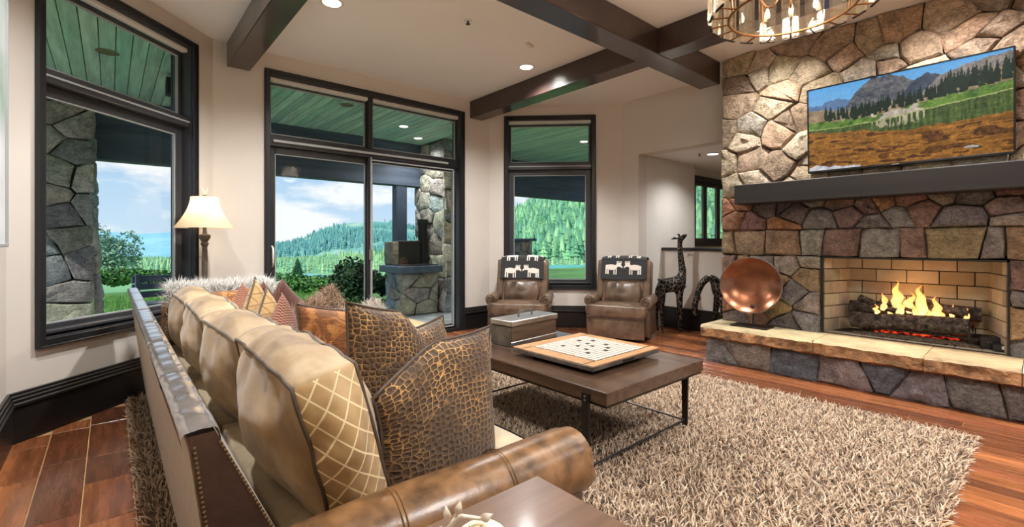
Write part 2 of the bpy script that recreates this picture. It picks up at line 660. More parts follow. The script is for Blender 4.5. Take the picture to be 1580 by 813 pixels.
def f_quilt(nt, b):
    base = velvet(nt, b, lin(146, 112, 68), lin(178, 144, 94), lin(198, 168, 122))
    co = nt.coord('Object', (1, 1, 1))
    sp = nt.n('SeparateXYZ'); nt.l(co, sp.inputs[0])
    def line(sg):
        s = nt.math('ADD', nt.math('MULTIPLY', sp.outputs['X'], 17.0 * sg), nt.math('MULTIPLY', sp.outputs['Z'], 14.0))
        return nt.math('LESS_THAN', nt.math('ABSOLUTE', nt.math('SUBTRACT', nt.math('FRACT', s), 0.5)), 0.05)
    ln = nt.math('MAXIMUM', line(1), line(-1))
    nt.l(nt.mix(ln, base, lin(236, 214, 166)), b.inputs['Base Color'])


m_croc = patterned('croc_velvet', f_croc, 0.6, 0.3)
m_toile = patterned('toile_cloth', f_toile)
m_weave = patterned('red_weave', f_weave)
m_basket = patterned('basket_weave', f_basket)
m_gold = patterned('gold_diamond', f_golddiamond)
m_cush = patterned('gold_velvet', f_cushion, 0.62, 0.4)
m_quilt = patterned('quilted_velvet', f_quilt, 0.62, 0.4)


def f_giraffe(nt, b):
    v = nt.n('TexVoronoi', _feature='DISTANCE_TO_EDGE', Scale=17.0)
    nt.l(nt.coord('Object', (1, 1, 1)), v.inputs['Vector'])
    e = nt.ramp(v.outputs['Distance'], [(0.03, 1.0), (0.075, 0.0)])
    nt.l(nt.mix(e, lin(30, 26, 24), lin(126, 116, 104)), b.inputs['Base Color'])
    b.inputs['Metallic'].default_value = 0.25


m_giraffe = patterned('spotted_bronze', f_giraffe, 0.35, 0.0)


def f_bark(nt, b):
    co = nt.coord('Object', (1.5, 9, 9))
    nz = nt.noise(co, 3.0, 6, 0.65, 0.5)
    nt.l(nt.ramp(nz, [(0.35, lin(26, 22, 21)), (0.55, lin(84, 74, 68)), (0.75, lin(150, 134, 120))]), b.inputs['Base Color'])
    bump(nt, b, nz, 0.9, 0.03)


m_bark = patterned('charred_bark', f_bark, 0.9, 0)


def f_ember(nt, b):
    nz = nt.noise(nt.coord('Object', (1, 1, 1)), 22.0, 4)
    nt.l(nt.ramp(nz, [(0.42, lin(20, 12, 10)), (0.5, lin(150, 20, 14)), (0.62, lin(255, 90, 40))]), b.inputs['Emission Color'])
    b.inputs['Emission Strength'].default_value = 0.9
    b.inputs['Base Color'].default_value = lin(30, 20, 18)


m_ember = patterned('embers', f_ember, 0.9, 0)


def f_flame(nt, b):
    t = nt.t
    t.nodes.remove(b)
    a = nt.n('Attribute'); a.attribute_name = 'Col'
    em = nt.n('Emission', Strength=2.6)
    nt.l(a.outputs['Color'], em.inputs['Color'])
    tr = nt.n('BsdfTransparent')
    lw = nt.n('LayerWeight', Blend=0.45)
    nz = nt.noise(nt.coord('Object', (14, 14, 5)), 1.6, 3)
    f1 = nt.math('MULTIPLY', nt.math('SUBTRACT', 1.0, lw.outputs['Facing']), nt.ramp(nz, [(0.3, 0.35), (0.6, 1.0)]), None, True)
    mx = nt.n('MixShader')
    nt.l(f1, mx.inputs[0]); nt.l(tr.outputs[0], mx.inputs[1]); nt.l(em.outputs[0], mx.inputs[2])
    nt.l(mx.outputs[0], t.nodes['Material Output'].inputs['Surface'])


m_flame = patterned('flame', f_flame)


def f_shade(nt, b):
    t = nt.t
    t.nodes.remove(b)
    df = nt.n('BsdfDiffuse'); df.inputs['Color'].default_value = lin(236, 218, 186)
    tl = nt.n('BsdfTranslucent'); tl.inputs['Color'].default_value = lin(250, 232, 196)
    mx = nt.n('MixShader'); mx.inputs[0].default_value = 0.45
    nt.l(df.outputs[0], mx.inputs[1]); nt.l(tl.outputs[0], mx.inputs[2])
    nt.l(mx.outputs[0], t.nodes['Material Output'].inputs['Surface'])


m_shade = patterned('lamp_silk', f_shade)
def f_crystal(nt, b):
    t = nt.t
    t.nodes.remove(b)
    tr = nt.n('BsdfTransparent'); tr.inputs['Color'].default_value = (0.95, 0.91, 0.84, 1)
    gl = nt.n('BsdfGlossy', Roughness=0.06); gl.inputs['Color'].default_value = (1.0, 0.94, 0.84, 1)
    tl = nt.n('BsdfTranslucent'); tl.inputs['Color'].default_value = (0.95, 0.88, 0.76, 1)
    lw = nt.n('LayerWeight', Blend=0.35)
    m1 = nt.n('MixShader'); m1.inputs[0].default_value = 0.16
    nt.l(tr.outputs[0], m1.inputs[1]); nt.l(tl.outputs[0], m1.inputs[2])
    m2 = nt.n('MixShader')
    nt.l(nt.math('MULTIPLY_ADD', lw.outputs['Fresnel'], 0.7, 0.10, True), m2.inputs[0]); nt.l(m1.outputs[0], m2.inputs[1]); nt.l(gl.outputs[0], m2.inputs[2])
    nt.l(m2.outputs[0], t.nodes['Material Output'].inputs['Surface'])


m_crystal = patterned('amber_crystal', f_crystal)
m_bulb = emis('lamp_glow', (1.0, 0.86, 0.66, 1), 14.0)
m_down = emis('downlight_glow', (1.0, 0.93, 0.84, 1), 9.0)
m_downoff = plain('unlit_reflector', lin(150, 140, 110), 0.3, metal=0.6)

# ------------------------------------------------------------------ room data
ZC = 3.26
S2 = math.sqrt(0.5)
CA = Vector((-0.48, 4.17, 0))
CB = Vector((0.77, 5.42, 0))
CC = Vector((4.25, 5.42, 0))
CE = Vector((5.62, 4.05, 0))
XD = 5.17


class WallFrame:
    """u along the wall (left to right seen from the room), n into the room, z up"""
    def __init__(self, p, U, N):
        self.p, self.U, self.N = Vector(p), Vector(U), Vector(N)

    def __call__(self, u, n, z):
        q = self.p + self.U * u + self.N * n
        return (q.x, q.y, z)

    def box(self, mb, a, b, bev=0.0):
        rot = Matrix((self.U, self.N, Vector((0, 0, 1)))).transposed()
        c = [(x + y) / 2 for x, y in zip(a, b)]
        s = [abs(y - x) for x, y in zip(a, b)]
        mb.box(self(*c), s, rot, bev)


WA = WallFrame(CA, (S2, S2, 0), (S2, -S2, 0))
WB = WallFrame(CB, (1, 0, 0), (0, -1, 0))
WC = WallFrame(CC, (S2, -S2, 0), (-S2, -S2, 0))
WE = WallFrame(CE, (0, -1, 0), (-1, 0, 0))
WL = WallFrame((-0.48, -3.2, 0), (0, 1, 0), (1, 0, 0))
WR = WallFrame((5.62, -3.2, 0), (-1, 0, 0), (0, 1, 0))
LA, LB, LC = (CB - CA).length, (CC - CB).length, (CE - CC).length
TH = 0.2


def wall(name, wf, L, openings, label, mat=m_wall, ztop=ZC, u0=0.0, zb=0.0):
    mb = MB()
    us = u0
    for (a, b, z0, z1) in sorted(openings):
        if a > us: wf.box(mb, (us, -TH, zb), (a, 0, ztop))
        if z0 > zb: wf.box(mb, (a, -TH, zb), (b, 0, z0))
        if z1 < ztop: wf.box(mb, (a, -TH, z1), (b, 0, ztop))
        us = b
    if L > us: wf.box(mb, (us, -TH, zb), (L, 0, ztop))
    o = mb.build(name, mat)
    tag(o, label, 'wall', kind='structure')
    return o


# openings (u0,u1,z0,z1)
OA = (0.20, 1.50, 0.60, 3.06)
OB = (0.505, 2.975, 0.0, 3.04)
OC = (0.265, 1.515, 0.60, 3.055)
wall('wall_left_bay', WA, LA + 0.08, [OA], 'beige angled wall holding the tall leftmost window', u0=-0.08)
wall('wall_far', WB, LB + 0.08, [OB], 'beige wall around the glazed sliding door', u0=-0.08)
wall('wall_right_bay', WC, LC + 0.08, [OC], 'beige angled wall behind the two leather recliners', u0=-0.08)
wall('wall_right', WE, 7.25, [(0.28, 1.72, 0.0, 2.48)], 'beige wall with the hall opening beside the chimney')
wall('wall_left', WL, 7.37, [], 'beige wall at the left edge of the picture')
wall('wall_rear', WR, 6.1, [(0.6, 5.5, 0.5, 2.95)], 'beige wall on the near side of the room, opened for an added window')  # unseen wall; its window opening is added for daylight

# ceiling
mb = MB()
mb.box2((-0.7, -3.4, ZC), (9.6, 5.64, ZC + 0.3))
tag(mb.build('ceiling', m_ceil), 'pale painted ceiling between dark beams', 'ceiling', kind='structure')

# floor with planks
floor = MB().box2((-0.7, -3.4, -0.2), (9.6, 5.62, -0.004)).build('floor', m_subfloor)
tag(floor, 'reddish brown hardwood plank floor', 'floor', kind='structure')
plank_cols = [lin(146, 88, 52), lin(158, 96, 57), lin(128, 76, 47), lin(112, 65, 40), lin(168, 104, 63), lin(138, 79, 51), lin(102, 60, 38)]
rp = random.Random(3)


def in_room(x, y):
    if x < -0.5 or x > 6.25: return False
    if y > 5.42: return False
    if y - x > 4.66: return False
    if x + y > 9.70 and x < 5.6: return False
    if x > 5.62 and not (2.2 < y < 3.8): return False
    return True


x = -0.48
while x < 6.24:
    w = rp.uniform(0.185, 0.215) if x < 1.0 else rp.choice((0.09, 0.11, 0.13, 0.15))
    y = -2.2 + rp.uniform(-0.9, 0)
    while y < 5.4:
        L = rp.uniform(0.35, 0.8) if x < 0.3 else rp.uniform(0.7, 1.9)
        y1 = y + L
        col = rp.choice(plank_cols)
        gp_ = 0.0026 if x < 1.0 else 0.0014
        xa, xb = x + gp_, x + w - gp_
        ya, yb = y + gp_, min(y1, 5.40) - gp_
        # trim planks to the bay walls and leave out those wholly under the rug or the hearth
        xm = (xa + xb) / 2
        yb = min(yb, xm + 4.62)
        if xm > 4.0: yb = min(yb, 9.66 - xm if xm < 5.62 else 3.76)
        if xm > 5.62: ya = max(ya, 2.2)
        hidden = (xa > 0.22 and xb < 3.98 and ya > 0.42 and yb < 4.6) or (xa > 4.8 and yb < 2.2) or (yb < -0.9) or (xa > 0.3 and xb < 4 and yb < .3 and xb < 2.2)
        if yb - ya > 0.04 and not hidden:
            mb = MB()
            mb.box2((xa, ya, -0.004), (xb, yb, 0.0), 0.0012)
            mb.build('plank', m_plank, floor, color=col)
        y = y1
    x += w

# baseboards
def baseboard(name, wf, a, b, label):
    mb = MB()
    wf.box(mb, (a, 0, 0), (b, 0.028, 0.225), 0.004)
    wf.box(mb, (a, 0, 0.225), (b, 0.040, 0.252), 0.008)
    wf.box(mb, (a, 0, 0.252), (b, 0.032, 0.275), 0.006)
    wf.box(mb, (a, 0, 0.275), (b, 0.024, 0.297), 0.006)
    wf.box(mb, (a, 0, 0.297), (b, 0.016, 0.315), 0.004)
    o = mb.build(name, m_base)
    tag(o, label, 'baseboard', kind='structure')


baseboard('baseboard_left', WL, 0, 7.37, 'tall black moulded baseboard at the left edge of the floor')
baseboard('baseboard_left_bay', WA, 0.0, LA, 'tall black moulded baseboard under the leftmost window')
baseboard('baseboard_far', WB, 0, 0.46, 'short black baseboard between floor lamp corner and sliding door')
baseboard('baseboard_far_corner', WB, 3.02, LB, 'short black baseboard between sliding door and left recliner')
baseboard('baseboard_right_bay', WC, 0, LC, 'black baseboard behind the two recliners')
baseboard('baseboard_right', WE, 0, 0.28, 'short black baseboard by the hall opening')


# ------------------------------------------------------------------ windows
def casing(parent, wf, a, b, z0, z1, w=0.045, mat=m_frame, sill=True):
    """moulded casing boards around an opening, proud of the wall"""
    def board(p, q):
        mb = MB()
        wf.box(mb, (p[0], 0.0, p[1]), (q[0], 0.022, q[1]), 0.004)
        mb.build('casing', mat, parent, smooth=30)
    board((a - w, z0 - w), (a + 0.012, z1 + w))
    board((b - 0.012, z0 - w), (b + w, z1 + w))
    board((a + .012, z1 - 0.012), (b - .012, z1 + w))
    if sill: board((a + .012, z0 - w), (b - .012, z0 + 0.012))
    # raised outer bead
    for (p, q) in (((a - w, z0 - w), (a - w + 0.014, z1 + w)), ((b + w - 0.014, z0 - w), (b + w, z1 + w)),
                   ((a - w + .014, z1 + w - 0.014), (b + w - .014, z1 + w))) + ((((a - w + .014, z0 - w), (b + w - .014, z0 - w + 0.014)),) if sill else ()):
        mb = MB()
        wf.box(mb, (p[0], 0.022, p[1]), (q[0], 0.034, q[1]), 0.004)
        mb.build('bead', mat, parent, smooth=30)
    # jamb liner
    d = -TH
    for (p, q) in (((a - .001, z0), (a + 0.016, z1)), ((b - 0.016, z0), (b + .001, z1)), ((a + .016, z1 - 0.016), (b - .016, z1)), ((a + .016, z0), (b - .016, z0 + 0.016))):
        mb = MB()
        wf.box(mb, (p[0], d, p[1]), (q[0], 0.0, q[1]))
        mb.build('jamb', m_framegrey, parent)


def sash(parent, wf, a, b, z0, z1, n, w=0.045, d=0.045, mat=m_framegrey, bead=True, pane=True):
    mb = MB()
    for (p, q) in (((a, z0), (a + w, z1)), ((b - w, z0), (b, z1)), ((a + w, z1 - w), (b - w, z1)), ((a + w, z0), (b - w, z0 + w))):
        wf.box(mb, (p[0], n - d / 2, p[1]), (q[0], n + d / 2, q[1]), 0.004)
    s = mb.build('sash', mat, parent, smooth=30)
    if bead:
        mb = MB()
        t = 0.008
        aa, bb, za, zb = a + w, b - w, z0 + w, z1 - w
        for (p, q) in (((aa, za), (aa + t, zb)), ((bb - t, za), (bb, zb)), ((aa, zb - t), (bb, zb)), ((aa, za), (bb, za + t))):
            wf.box(mb, (p[0], n - 0.006, p[1]), (q[0], n + d / 2 - 0.006, q[1]))
        mb.build('glazing_bead', m_bead, s)
    if pane:
        mb = MB()
        wf.box(mb, (a + w, n - 0.004, z0 + w), (b - w, n + 0.004, z1 - w))
        mb.build('pane', m_glass, s)
    return s


def tall_window(name, wf, O, zt, label):
    a, b, z0, z1 = O
    root = empty(name, wf((a + b) / 2, 0, z0))
    tag(root, label, 'window', kind='structure')
    # children keep world coordinates
    root.location = (0, 0, 0)
    casing(root, wf, a, b, z0, z1)
    mb = MB()
    wf.box(mb, (a + .016, -0.16, zt - 0.045), (b - .016, -0.02, zt + 0.045), 0.006)
    mb.build('transom_bar', m_framegrey, root, smooth=30)
    mb = MB()
    wf.box(mb, (a + .016, -0.03, zt - 0.006), (b - .016, -0.012, zt + 0.008))
    mb.build('transom_bead', m_bead, root)
    mb = MB()
    wf.box(mb, (a + 0.02, -0.09, z1 - 0.052), (b - 0.02, -0.03, z1 - 0.017), 0.004)
    mb.build('blind_cassette', m_white, root)
    sash(root, wf, a + .016, b - .016, z0 + .016, zt - .045, -0.11, 0.075)
    sash(root, wf, a + .016, b - .016, zt + .045, z1 - .055, -0.12, 0.03)
    for zz in (z0 + 0.03,):
        mb = MB()
        wf.box(mb, (a + .03, -0.08, zz), (b - .03, -0.02, zz + 0.03), 0.008)
        mb.build('stop_moulding', m_framegrey, root)
    return root


tall_window('window_1', WA, OA, 2.36, 'tall dark-framed window left of the floor lamp, stone pier outside')
tall_window('window_2', WC, OC, 2.36, 'tall dark-framed window behind the recliners, forest outside')

# sliding door with two transom lights
a, b, z0, z1 = OB
door = empty('door_1')
tag(door, 'dark-framed glazed sliding door with two transom lights above', 'door', kind='structure')
casing(door, WB, a, b, -0.02, z1, sill=False)
um = 1.655
mb = MB(); WB.box(mb, (a + .016, -0.15, 2.285), (b - .016, -0.05, 2.40), 0.006); mb.build('head_rail', m_frame, door, smooth=30)
mb = MB(); WB.box(mb, (a + .05, -0.055, 2.325), (b - .2, -0.02, 2.352), 0.003); mb.build('screen_track', m_bead, door)
mb = MB(); WB.box(mb, (um - 0.028, -0.15, 2.40), (um + 0.028, -0.04, z1 - .016), 0.006); mb.build('transom_mullion', m_frame, door, smooth=30)
for (p, q) in ((a + .016, um - .028), (um + .028, b - .016)):
    sash(door, WB, p, q, 2.40, z1 - .06, -0.12, 0.022)
    mb = MB(); WB.box(mb, (p + 0.005, -0.10, z1 - 0.058), (q - 0.005, -0.04, z1 - 0.018), 0.004); mb.build('blind_cassette', m_white, door)
mb = MB(); WB.box(mb, (a + .016, -0.18, 0.0), (b - .016, 0.0, 0.05), 0.008); mb.build('threshold', m_frame, door)
l1 = sash(door, WB, a + .016, um + 0.03, 0.05, 2.285, -0.13, 0.07, mat=m_frame)
l2 = sash(door, WB, um - 0.03, b - .05, 0.05, 2.285, -0.075, 0.055, mat=m_frame)
mb = MB(); WB.box(mb, (um - 0.002, -0.05, 0.06), (um + 0.012, -0.03, 2.29)); mb.build('screen_edge', m_bead, door)
mb = MB()
for zz in (0.07, 2.25):
    WB.box(mb, (um, -0.05, zz), (b - .10, -0.03, zz + 0.014))
WB.box(mb, (b - .114, -0.05, 0.07), (b - .10, -0.03, 2.264))
mb.build('screen_frame', m_bead, door)
mb = MB()
h0 = Vector(WB(a + 0.05, -0.09, 0.98)); h1 = Vector(WB(a + 0.05, -0.09, 1.20))
mb.tube([h0, h0 + Vector((0, -.05, .02)), h0 + Vector((0, -.06, .11)), h1 + Vector((0, -.05, -.02)), h1], 0.012, 8, up=(1, 0, 0))
mb.build('pull_handle', m_white, l1, smooth=60)
mb = MB(); WB.box(mb, (um - 0.02, -0.05, 1.02), (um + 0.02, -0.02, 1.16), 0.01, ); mb.build('latch', m_chrome, l2)

# unseen window added to the wall behind the camera to let daylight in
for nm, wf, O, lab in (('rear_fill_window', WR, (0.6, 5.5, 0.5, 2.95), 'unseen wide window added in the near wall for daylight')  ,):
    r = empty(nm); tag(r, lab, 'window', kind='structure')
    aa, bb, za, zb = O
    casing(r, wf, aa, bb, za, zb)
    n = 4
    for i in range(n):
        sash(r, wf, aa + .016 + (bb - aa - .032) * i / n, aa + .016 + (bb - aa - .032) * (i + 1) / n, za + .016, zb - .016, -0.11, 0.05)

# ------------------------------------------------------------------ hall beyond the opening
mb = MB(); mb.box2((5.82, 3.77, 0), (7.2, 4.15, 2.49))
tag(mb.build('wall_hall_left', m_hallwall), 'pale hall wall inside the opening', 'wall', kind='structure')
WH = WallFrame((7.2, 3.95, 0), (1, 0, 0), (0, -1, 0))
OH = (0.34, 1.9, 1.23, 2.32)
wall('wall_hall_far', WH, 2.4, [OH], 'pale hall wall around the small twin window', m_hallwall, 2.9)
mb = MB(); mb.box2((5.62 + TH, 1.0, 2.49), (9.6, 3.95, 2.6))
tag(mb.build('ceiling_hall', m_ceil), 'lower pale ceiling of the hall', 'ceiling', kind='structure')
mb = MB(); mb.box2((9.4, 1.0, 0), (9.6, 4.15, 2.6)); mb.box2((5.82, 0.9, 0), (9.6, 1.0, 2.6))
tag(mb.build('wall_hall_right', m_hallwall), 'hall end wall hidden past the chimney', 'wall', kind='structure')
hw = empty('window_4'); tag(hw, 'small twin window in the hall beside the stone chimney', 'window', kind='structure')
casing(hw, WH, *OH, w=0.06)
for i in range(3):
    ww = (OH[1] - OH[0] - .032) / 3
    sash(hw, WH, OH[0] + .016 + ww * i, OH[0] + .016 + ww * (i + 1), OH[2] + .016, OH[3] - .016, -0.09, 0.06)
mb = MB(); mb.box2((6.235, 1.02, 0), (6.335, 3.77, 1.125))
hwall = mb.build('wall_half', m_wall); tag(hwall, 'low beige half wall behind the giraffes', 'wall', kind='structure')
mb = MB(); mb.box2((6.20, 1.02, 1.125), (6.37, 3.77, 1.165), 0.008); mb.build('cap', m_base, hwall)
mb = MB(); mb.box2((6.205, 1.02, 0), (6.235, 3.77, 0.30), 0.006); mb.build('skirting', m_base, hwall)


# ------------------------------------------------------------------ beams
def beam(a, b, label, col):
    mb = MB(); mb.box2(a, b, 0.006)
    o = mb.build('ceiling_beam', m_beam, color=col)
    tag(o, label, 'beam', kind='structure')


bc = lin(54, 39, 35)
beam((0.889, 2.64, 3.018), (1.098, 5.42, ZC), 'dark beam above the floor lamp, running out from the far wall', bc)
beam((3.895, 2.64, 3.018), (4.116, 5.42, ZC), 'dark beam between the sliding door and the window behind the recliners', bc)
beam((-0.48, 2.40, 3.012), (5.16, 2.64, ZC), 'long dark main beam ending at the stone chimney', bc)
beam((3.895, -3.2, 3.018), (4.116, 2.40, ZC), 'dark beam behind the chandelier, near the stone chimney', bc)
beam((0.889, -3.2, 3.018), (1.098, 2.40, ZC), 'dark beam crossing the ceiling over the near end of the room', bc)

# ------------------------------------------------------------------ stonework helpers
def clip(poly, px, py, nx, ny):
    """keep the side where (p-(px,py)).n <= 0"""
    out = []
    m = len(poly)
    for i in range(m):
        a, b = poly[i], poly[(i + 1) % m]
        da = (a[0] - px) * nx + (a[1] - py) * ny
        db = (b[0] - px) * nx + (b[1] - py) * ny
        if da <= 0: out.append(a)
        if (da < 0 < db) or (db < 0 < da):
            t = da / (da - db)
            out.append((a[0] + (b[0] - a[0]) * t, a[1] + (b[1] - a[1]) * t))
    return out


def cells(x0, x1, y0, y1, size, r, aniso=1.35, jit=0.46):
    """irregular convex pieces filling a rectangle (u,v)"""
    pts = []
    ny = max(1, round((y1 - y0) / size))
    for j in range(ny):
        nx = max(1, round((x1 - x0) / (size * aniso) + r.uniform(-0.4, 0.4)))
        for i in range(nx):
            off = 0.5 * (j % 2) - 0.25
            pts.append((x0 + (i + 0.5 + off + r.uniform(-jit, jit)) * (x1 - x0) / nx, y0 + (j + 0.5 + r.uniform(-jit, jit)) * (y1 - y0) / ny))
    out = []
    for i, p in enumerate(pts):
        poly = [(x0, y0), (x1, y0), (x1, y1), (x0, y1)]
        for k, q in enumerate(pts):
            if k == i: continue
            dx, dy = q[0] - p[0], q[1] - p[1]
            if dx * dx + dy * dy > (size * 5) ** 2: continue
            # slightly anisotropic bisector gives flatter courses
            poly = clip(poly, (p[0] + q[0]) / 2, (p[1] + q[1]) / 2, dx / aniso, dy * aniso)
            if len(poly) < 3: break
        if len(poly) >= 3: out.append(poly)
    return out


def area(poly):
    return 0.5 * abs(sum(poly[i][0] * poly[(i + 1) % len(poly)][1] - poly[(i + 1) % len(poly)][0] * poly[i][1] for i in range(len(poly))))


def stone_piece(poly, to3, gap, dep, r, mat, parent, col, name='stone', rough=0.012):
    if area(poly) < 0.002: return None
    cx = sum(p[0] for p in poly) / len(poly)
    cy = sum(p[1] for p in poly) / len(poly)
    rad = math.sqrt(area(poly) / PI)
    # inset and resample
    pts = []
    m = len(poly)
    for i in range(m):
        a, b = poly[i], poly[(i + 1) % m]
        d = math.hypot(b[0] - a[0], b[1] - a[1])
        if d < 0.012: continue
        k = max(1, min(4, int(d / (rad * 0.55))))
        for s in range(k):
            t = (s + 0.0) / k
            q = (a[0] + (b[0] - a[0]) * t, a[1] + (b[1] - a[1]) * t)
            pts.append(q)
    if len(pts) < 3: return None
    sc = 1 - gap / rad
    ring = []
    for i, q in enumerate(pts):
        j = r.uniform(-1, 1) * 0.06 * rad
        k = sc * (1 + j / rad)
        ring.append(((q[0] - cx) * k, (q[1] - cy) * k))
    mb = MB()
    tilt = (r.uniform(-0.10, 0.10), r.uniform(-0.10, 0.10))
    def lay(s, d, rn):
        return [mb.bm.verts.new(to3(cx + p[0] * s, cy + p[1] * s, d + tilt[0] * p[0] * s + tilt[1] * p[1] * s + r.uniform(-rn, rn))) for p in ring]
    n = len(ring)
    L0 = [mb.bm.verts.new(to3(cx + p[0], cy + p[1], -0.01)) for p in ring]
    L1 = lay(1.0, dep * 0.62, rough * .3)
    L2 = lay(0.86, dep, rough * .7)
    L3 = lay(0.45, dep + 0.006, rough)
    c = mb.bm.verts.new(to3(cx, cy, dep + r.uniform(-rough, rough)))
    for A, B in ((L0, L1), (L1, L2), (L2, L3)):
        for i in range(n):
            mb.face((A[i], A[(i + 1) % n], B[(i + 1) % n], B[i]))
    for i in range(n):
        mb.face((L3[i], L3[(i + 1) % n], c))
    mb.face(L0[::-1])
    return mb.build(name, mat, parent, smooth=38, color=col)


def vary(c, r, a=0.14):
    k = 1 + r.uniform(-a, a)
    return tuple(min(1, max(0, x * k * (1 + r.uniform(-.05, .05)))) for x in c[:3]) + (1,)


# ------------------------------------------------------------------ stone chimney
rs = random.Random(21)
FY0, FY1, FZ0, FZ1 = 0.187, 1.425, 0.38, 1.11
CY0, CY1 = -1.0, 2.375
mb = MB()
mb.box2((XD, CY0, 0), (5.8, FY0, ZC)); mb.box2((XD, FY1, 0), (5.8, CY1, ZC)); mb.box2((XD, FY0, FZ1), (5.8, FY1, ZC)); mb.box2((XD, FY0, 0), (5.8, FY1, FZ0 - 0.03))
mb.box2((5.75, FY0, 0), (5.8, FY1, FZ1))
chim = mb.build('wall_chimney', m_mortar)
tag(chim, 'irregular fieldstone chimney wall around the fireplace', 'chimney', kind='structure')
to3D = lambda u, v, d: (XD - d, u, v)
warm = [lin(204, 182, 152), lin(192, 166, 138), lin(212, 194, 168), lin(178, 152, 128), lin(194, 162, 132), lin(168, 146, 128), lin(200, 186, 168), lin(158, 134, 114)]
low = [lin(156, 132, 116), lin(142, 124, 118), lin(168, 138, 110), lin(140, 134, 132), lin(166, 122, 94), lin(148, 116, 106), lin(164, 152, 138), lin(174, 144, 106), lin(120, 112, 110)]
soldier = [lin(154, 150, 140), lin(168, 138, 112), lin(172, 150, 112), lin(178, 150, 120), lin(142, 138, 134), lin(150, 122, 108)]
for reg, size, pal in (((FY1, CY1, 0.37, FZ1), 0.175, low), ((CY0, FY0, 0.37, FZ1), 0.19, low),
                       ((CY0, CY1, 1.37, 1.74), 0.16, low), ((CY0, CY1, 1.74, ZC), 0.215, warm)):
    for poly in cells(*reg, size, rs, 1.25):
        stone_piece(poly, to3D, 0.004, rs.uniform(0.03, 0.065), rs, m_stone, chim, vary(rs.choice(pal), rs))
# the course of upright stones over the fire opening
y = CY0; sl0 = 0.0
while y < CY1 - 0.02:
    w = rs.uniform(0.13, 0.36)
    y1 = min(CY1, y + w)
    if CY1 - y1 < 0.12: y1 = CY1
    sl1 = rs.uniform(-.05, .05)
    stone_piece([(y, FZ1 + 0.003), (y1, FZ1 + 0.003), (y1 + (sl1 if y1 < CY1 else 0), 1.37), (y + sl0, 1.37)], to3D, 0.006, rs.uniform(0.035, 0.05), rs, m_stone, chim, vary(rs.choice(soldier), rs))
    y = y1; sl0 = sl1

# firebox lining of separate bricks
fb = MB()
BX = 5.585
fb.box2((BX, FY0, FZ0 - 0.02), (BX + 0.06, FY1, FZ1)); fb.box2((XD + 0.02, FY0 - 0.05, FZ0 - 0.02), (BX, FY0, FZ1)); fb.box2((XD + 0.02, FY1, FZ0 - 0.02), (BX, FY1 + 0.05, FZ1))
fb.box2((XD + 0.0, FY0, FZ0 - 0.04), (BX, FY1, FZ0 + 0.012)); fb.box2((XD, FY0, FZ1), (BX, FY1, FZ1 + 0.03))
fbo = fb.build('firebox', m_soot, chim)
rb = random.Random(5)
bcol = [lin(176, 160, 132), lin(186, 172, 146), lin(166, 150, 126), lin(180, 168, 148)]
BH = 0.118
nrow = 6
rowh = (FZ1 - FZ0 - 0.012) / nrow
# splayed side walls: from the front edge to the narrower back
SPL = 0.12
def brick_wall(p0, p1, nrm, L, name='brick', sc=1.0):
    U = (Vector(p1) - Vector(p0)).normalized()
    Nv = Vector(nrm)
    for j in range(nrow):
        u = -(0.11 if j % 2 else 0.0) * sc
        while u < L - 0.005:
            ua, ub = max(0, u), min(L, u + 0.225 * sc)
            if ub - ua > 0.02:
                mbb = MB()
                c = Vector(p0) + U * ((ua + ub) / 2) + Nv * 0.012
                rot = Matrix((U, Nv, Vector((0, 0, 1)))).transposed()
                mbb.box((c.x, c.y, FZ0 + 0.012 + rowh * (j + 0.5)), (ub - ua - 0.007, 0.03, rowh - 0.007), rot, 0.003)
                k = 0.75 + 0.25 * rb.random()
                mbb.build(name, m_brick, fbo, color=vary(rb.choice(bcol), rb, 0.06))
            u += 0.225 * sc
d = BX - XD - 0.02
lenS = math.hypot(d, SPL)
brick_wall((XD + 0.02, FY1, 0), (BX, FY1 - SPL, 0), Vector((-SPL, -d, 0)).normalized(), lenS)
brick_wall((BX, FY0 + SPL, 0), (XD + 0.02, FY0, 0), Vector((-SPL, d, 0)).normalized(), lenS)
brick_wall((BX, FY1 - SPL, 0), (BX, FY0 + SPL, 0), (-1, 0, 0), FY1 - FY0 - 2 * SPL)
mb = MB()
for yy in (FY0 + 0.006, FY1 - 0.006):
    mb.box2((XD - 0.03, yy - 0.008, FZ0 + 0.01), (XD + 0.03, yy + 0.008, FZ1))
mb.box2((XD - 0.03, FY0, FZ1 - 0.016), (XD + 0.03, FY1, FZ1))
mb.build('opening_trim', m_black, chim)

# hearth
hearth = empty('hearth'); tag(hearth, 'raised hearth with tan sandstone slabs on dark stones', 'hearth')
HX = 4.745
HY0, HY1 = -1.0, 2.36
mb = MB(); mb.box2((HX + 0.035, HY0, 0.0), (XD + 0.1, HY1 - 0.03, 0.255)); mb.build('core', m_mortar, hearth)
toH = lambda u, v, dd: (HX + 0.035 - dd, u, v)
hcol = [lin(138, 134, 132), lin(148, 138, 130), lin(120, 124, 130), lin(158, 140, 126), lin(110, 114, 122), lin(142, 134, 130)]
for poly in cells(HY0, HY1, 0.0, 0.255, 0.20, rs, 1.5, 0.4):
    stone_piece(poly, toH, 0.005, 0.032, rs, m_stone, hearth, vary(rs.choice(hcol), rs), name='base_stone')
toHE = lambda u, v, dd: (u, HY1 - 0.03 + dd, v)
for poly in cells(HX + 0.03, XD, 0.0, 0.255, 0.20, rs, 1.3, 0.3):
    stone_piece(poly, toHE, 0.005, 0.03, rs, m_stone, hearth, vary(rs.choice(hcol), rs), name='base_stone')
ys = [HY0, -0.35, 0.06, 0.115, 0.62, 1.36, 2.0, 2.40]
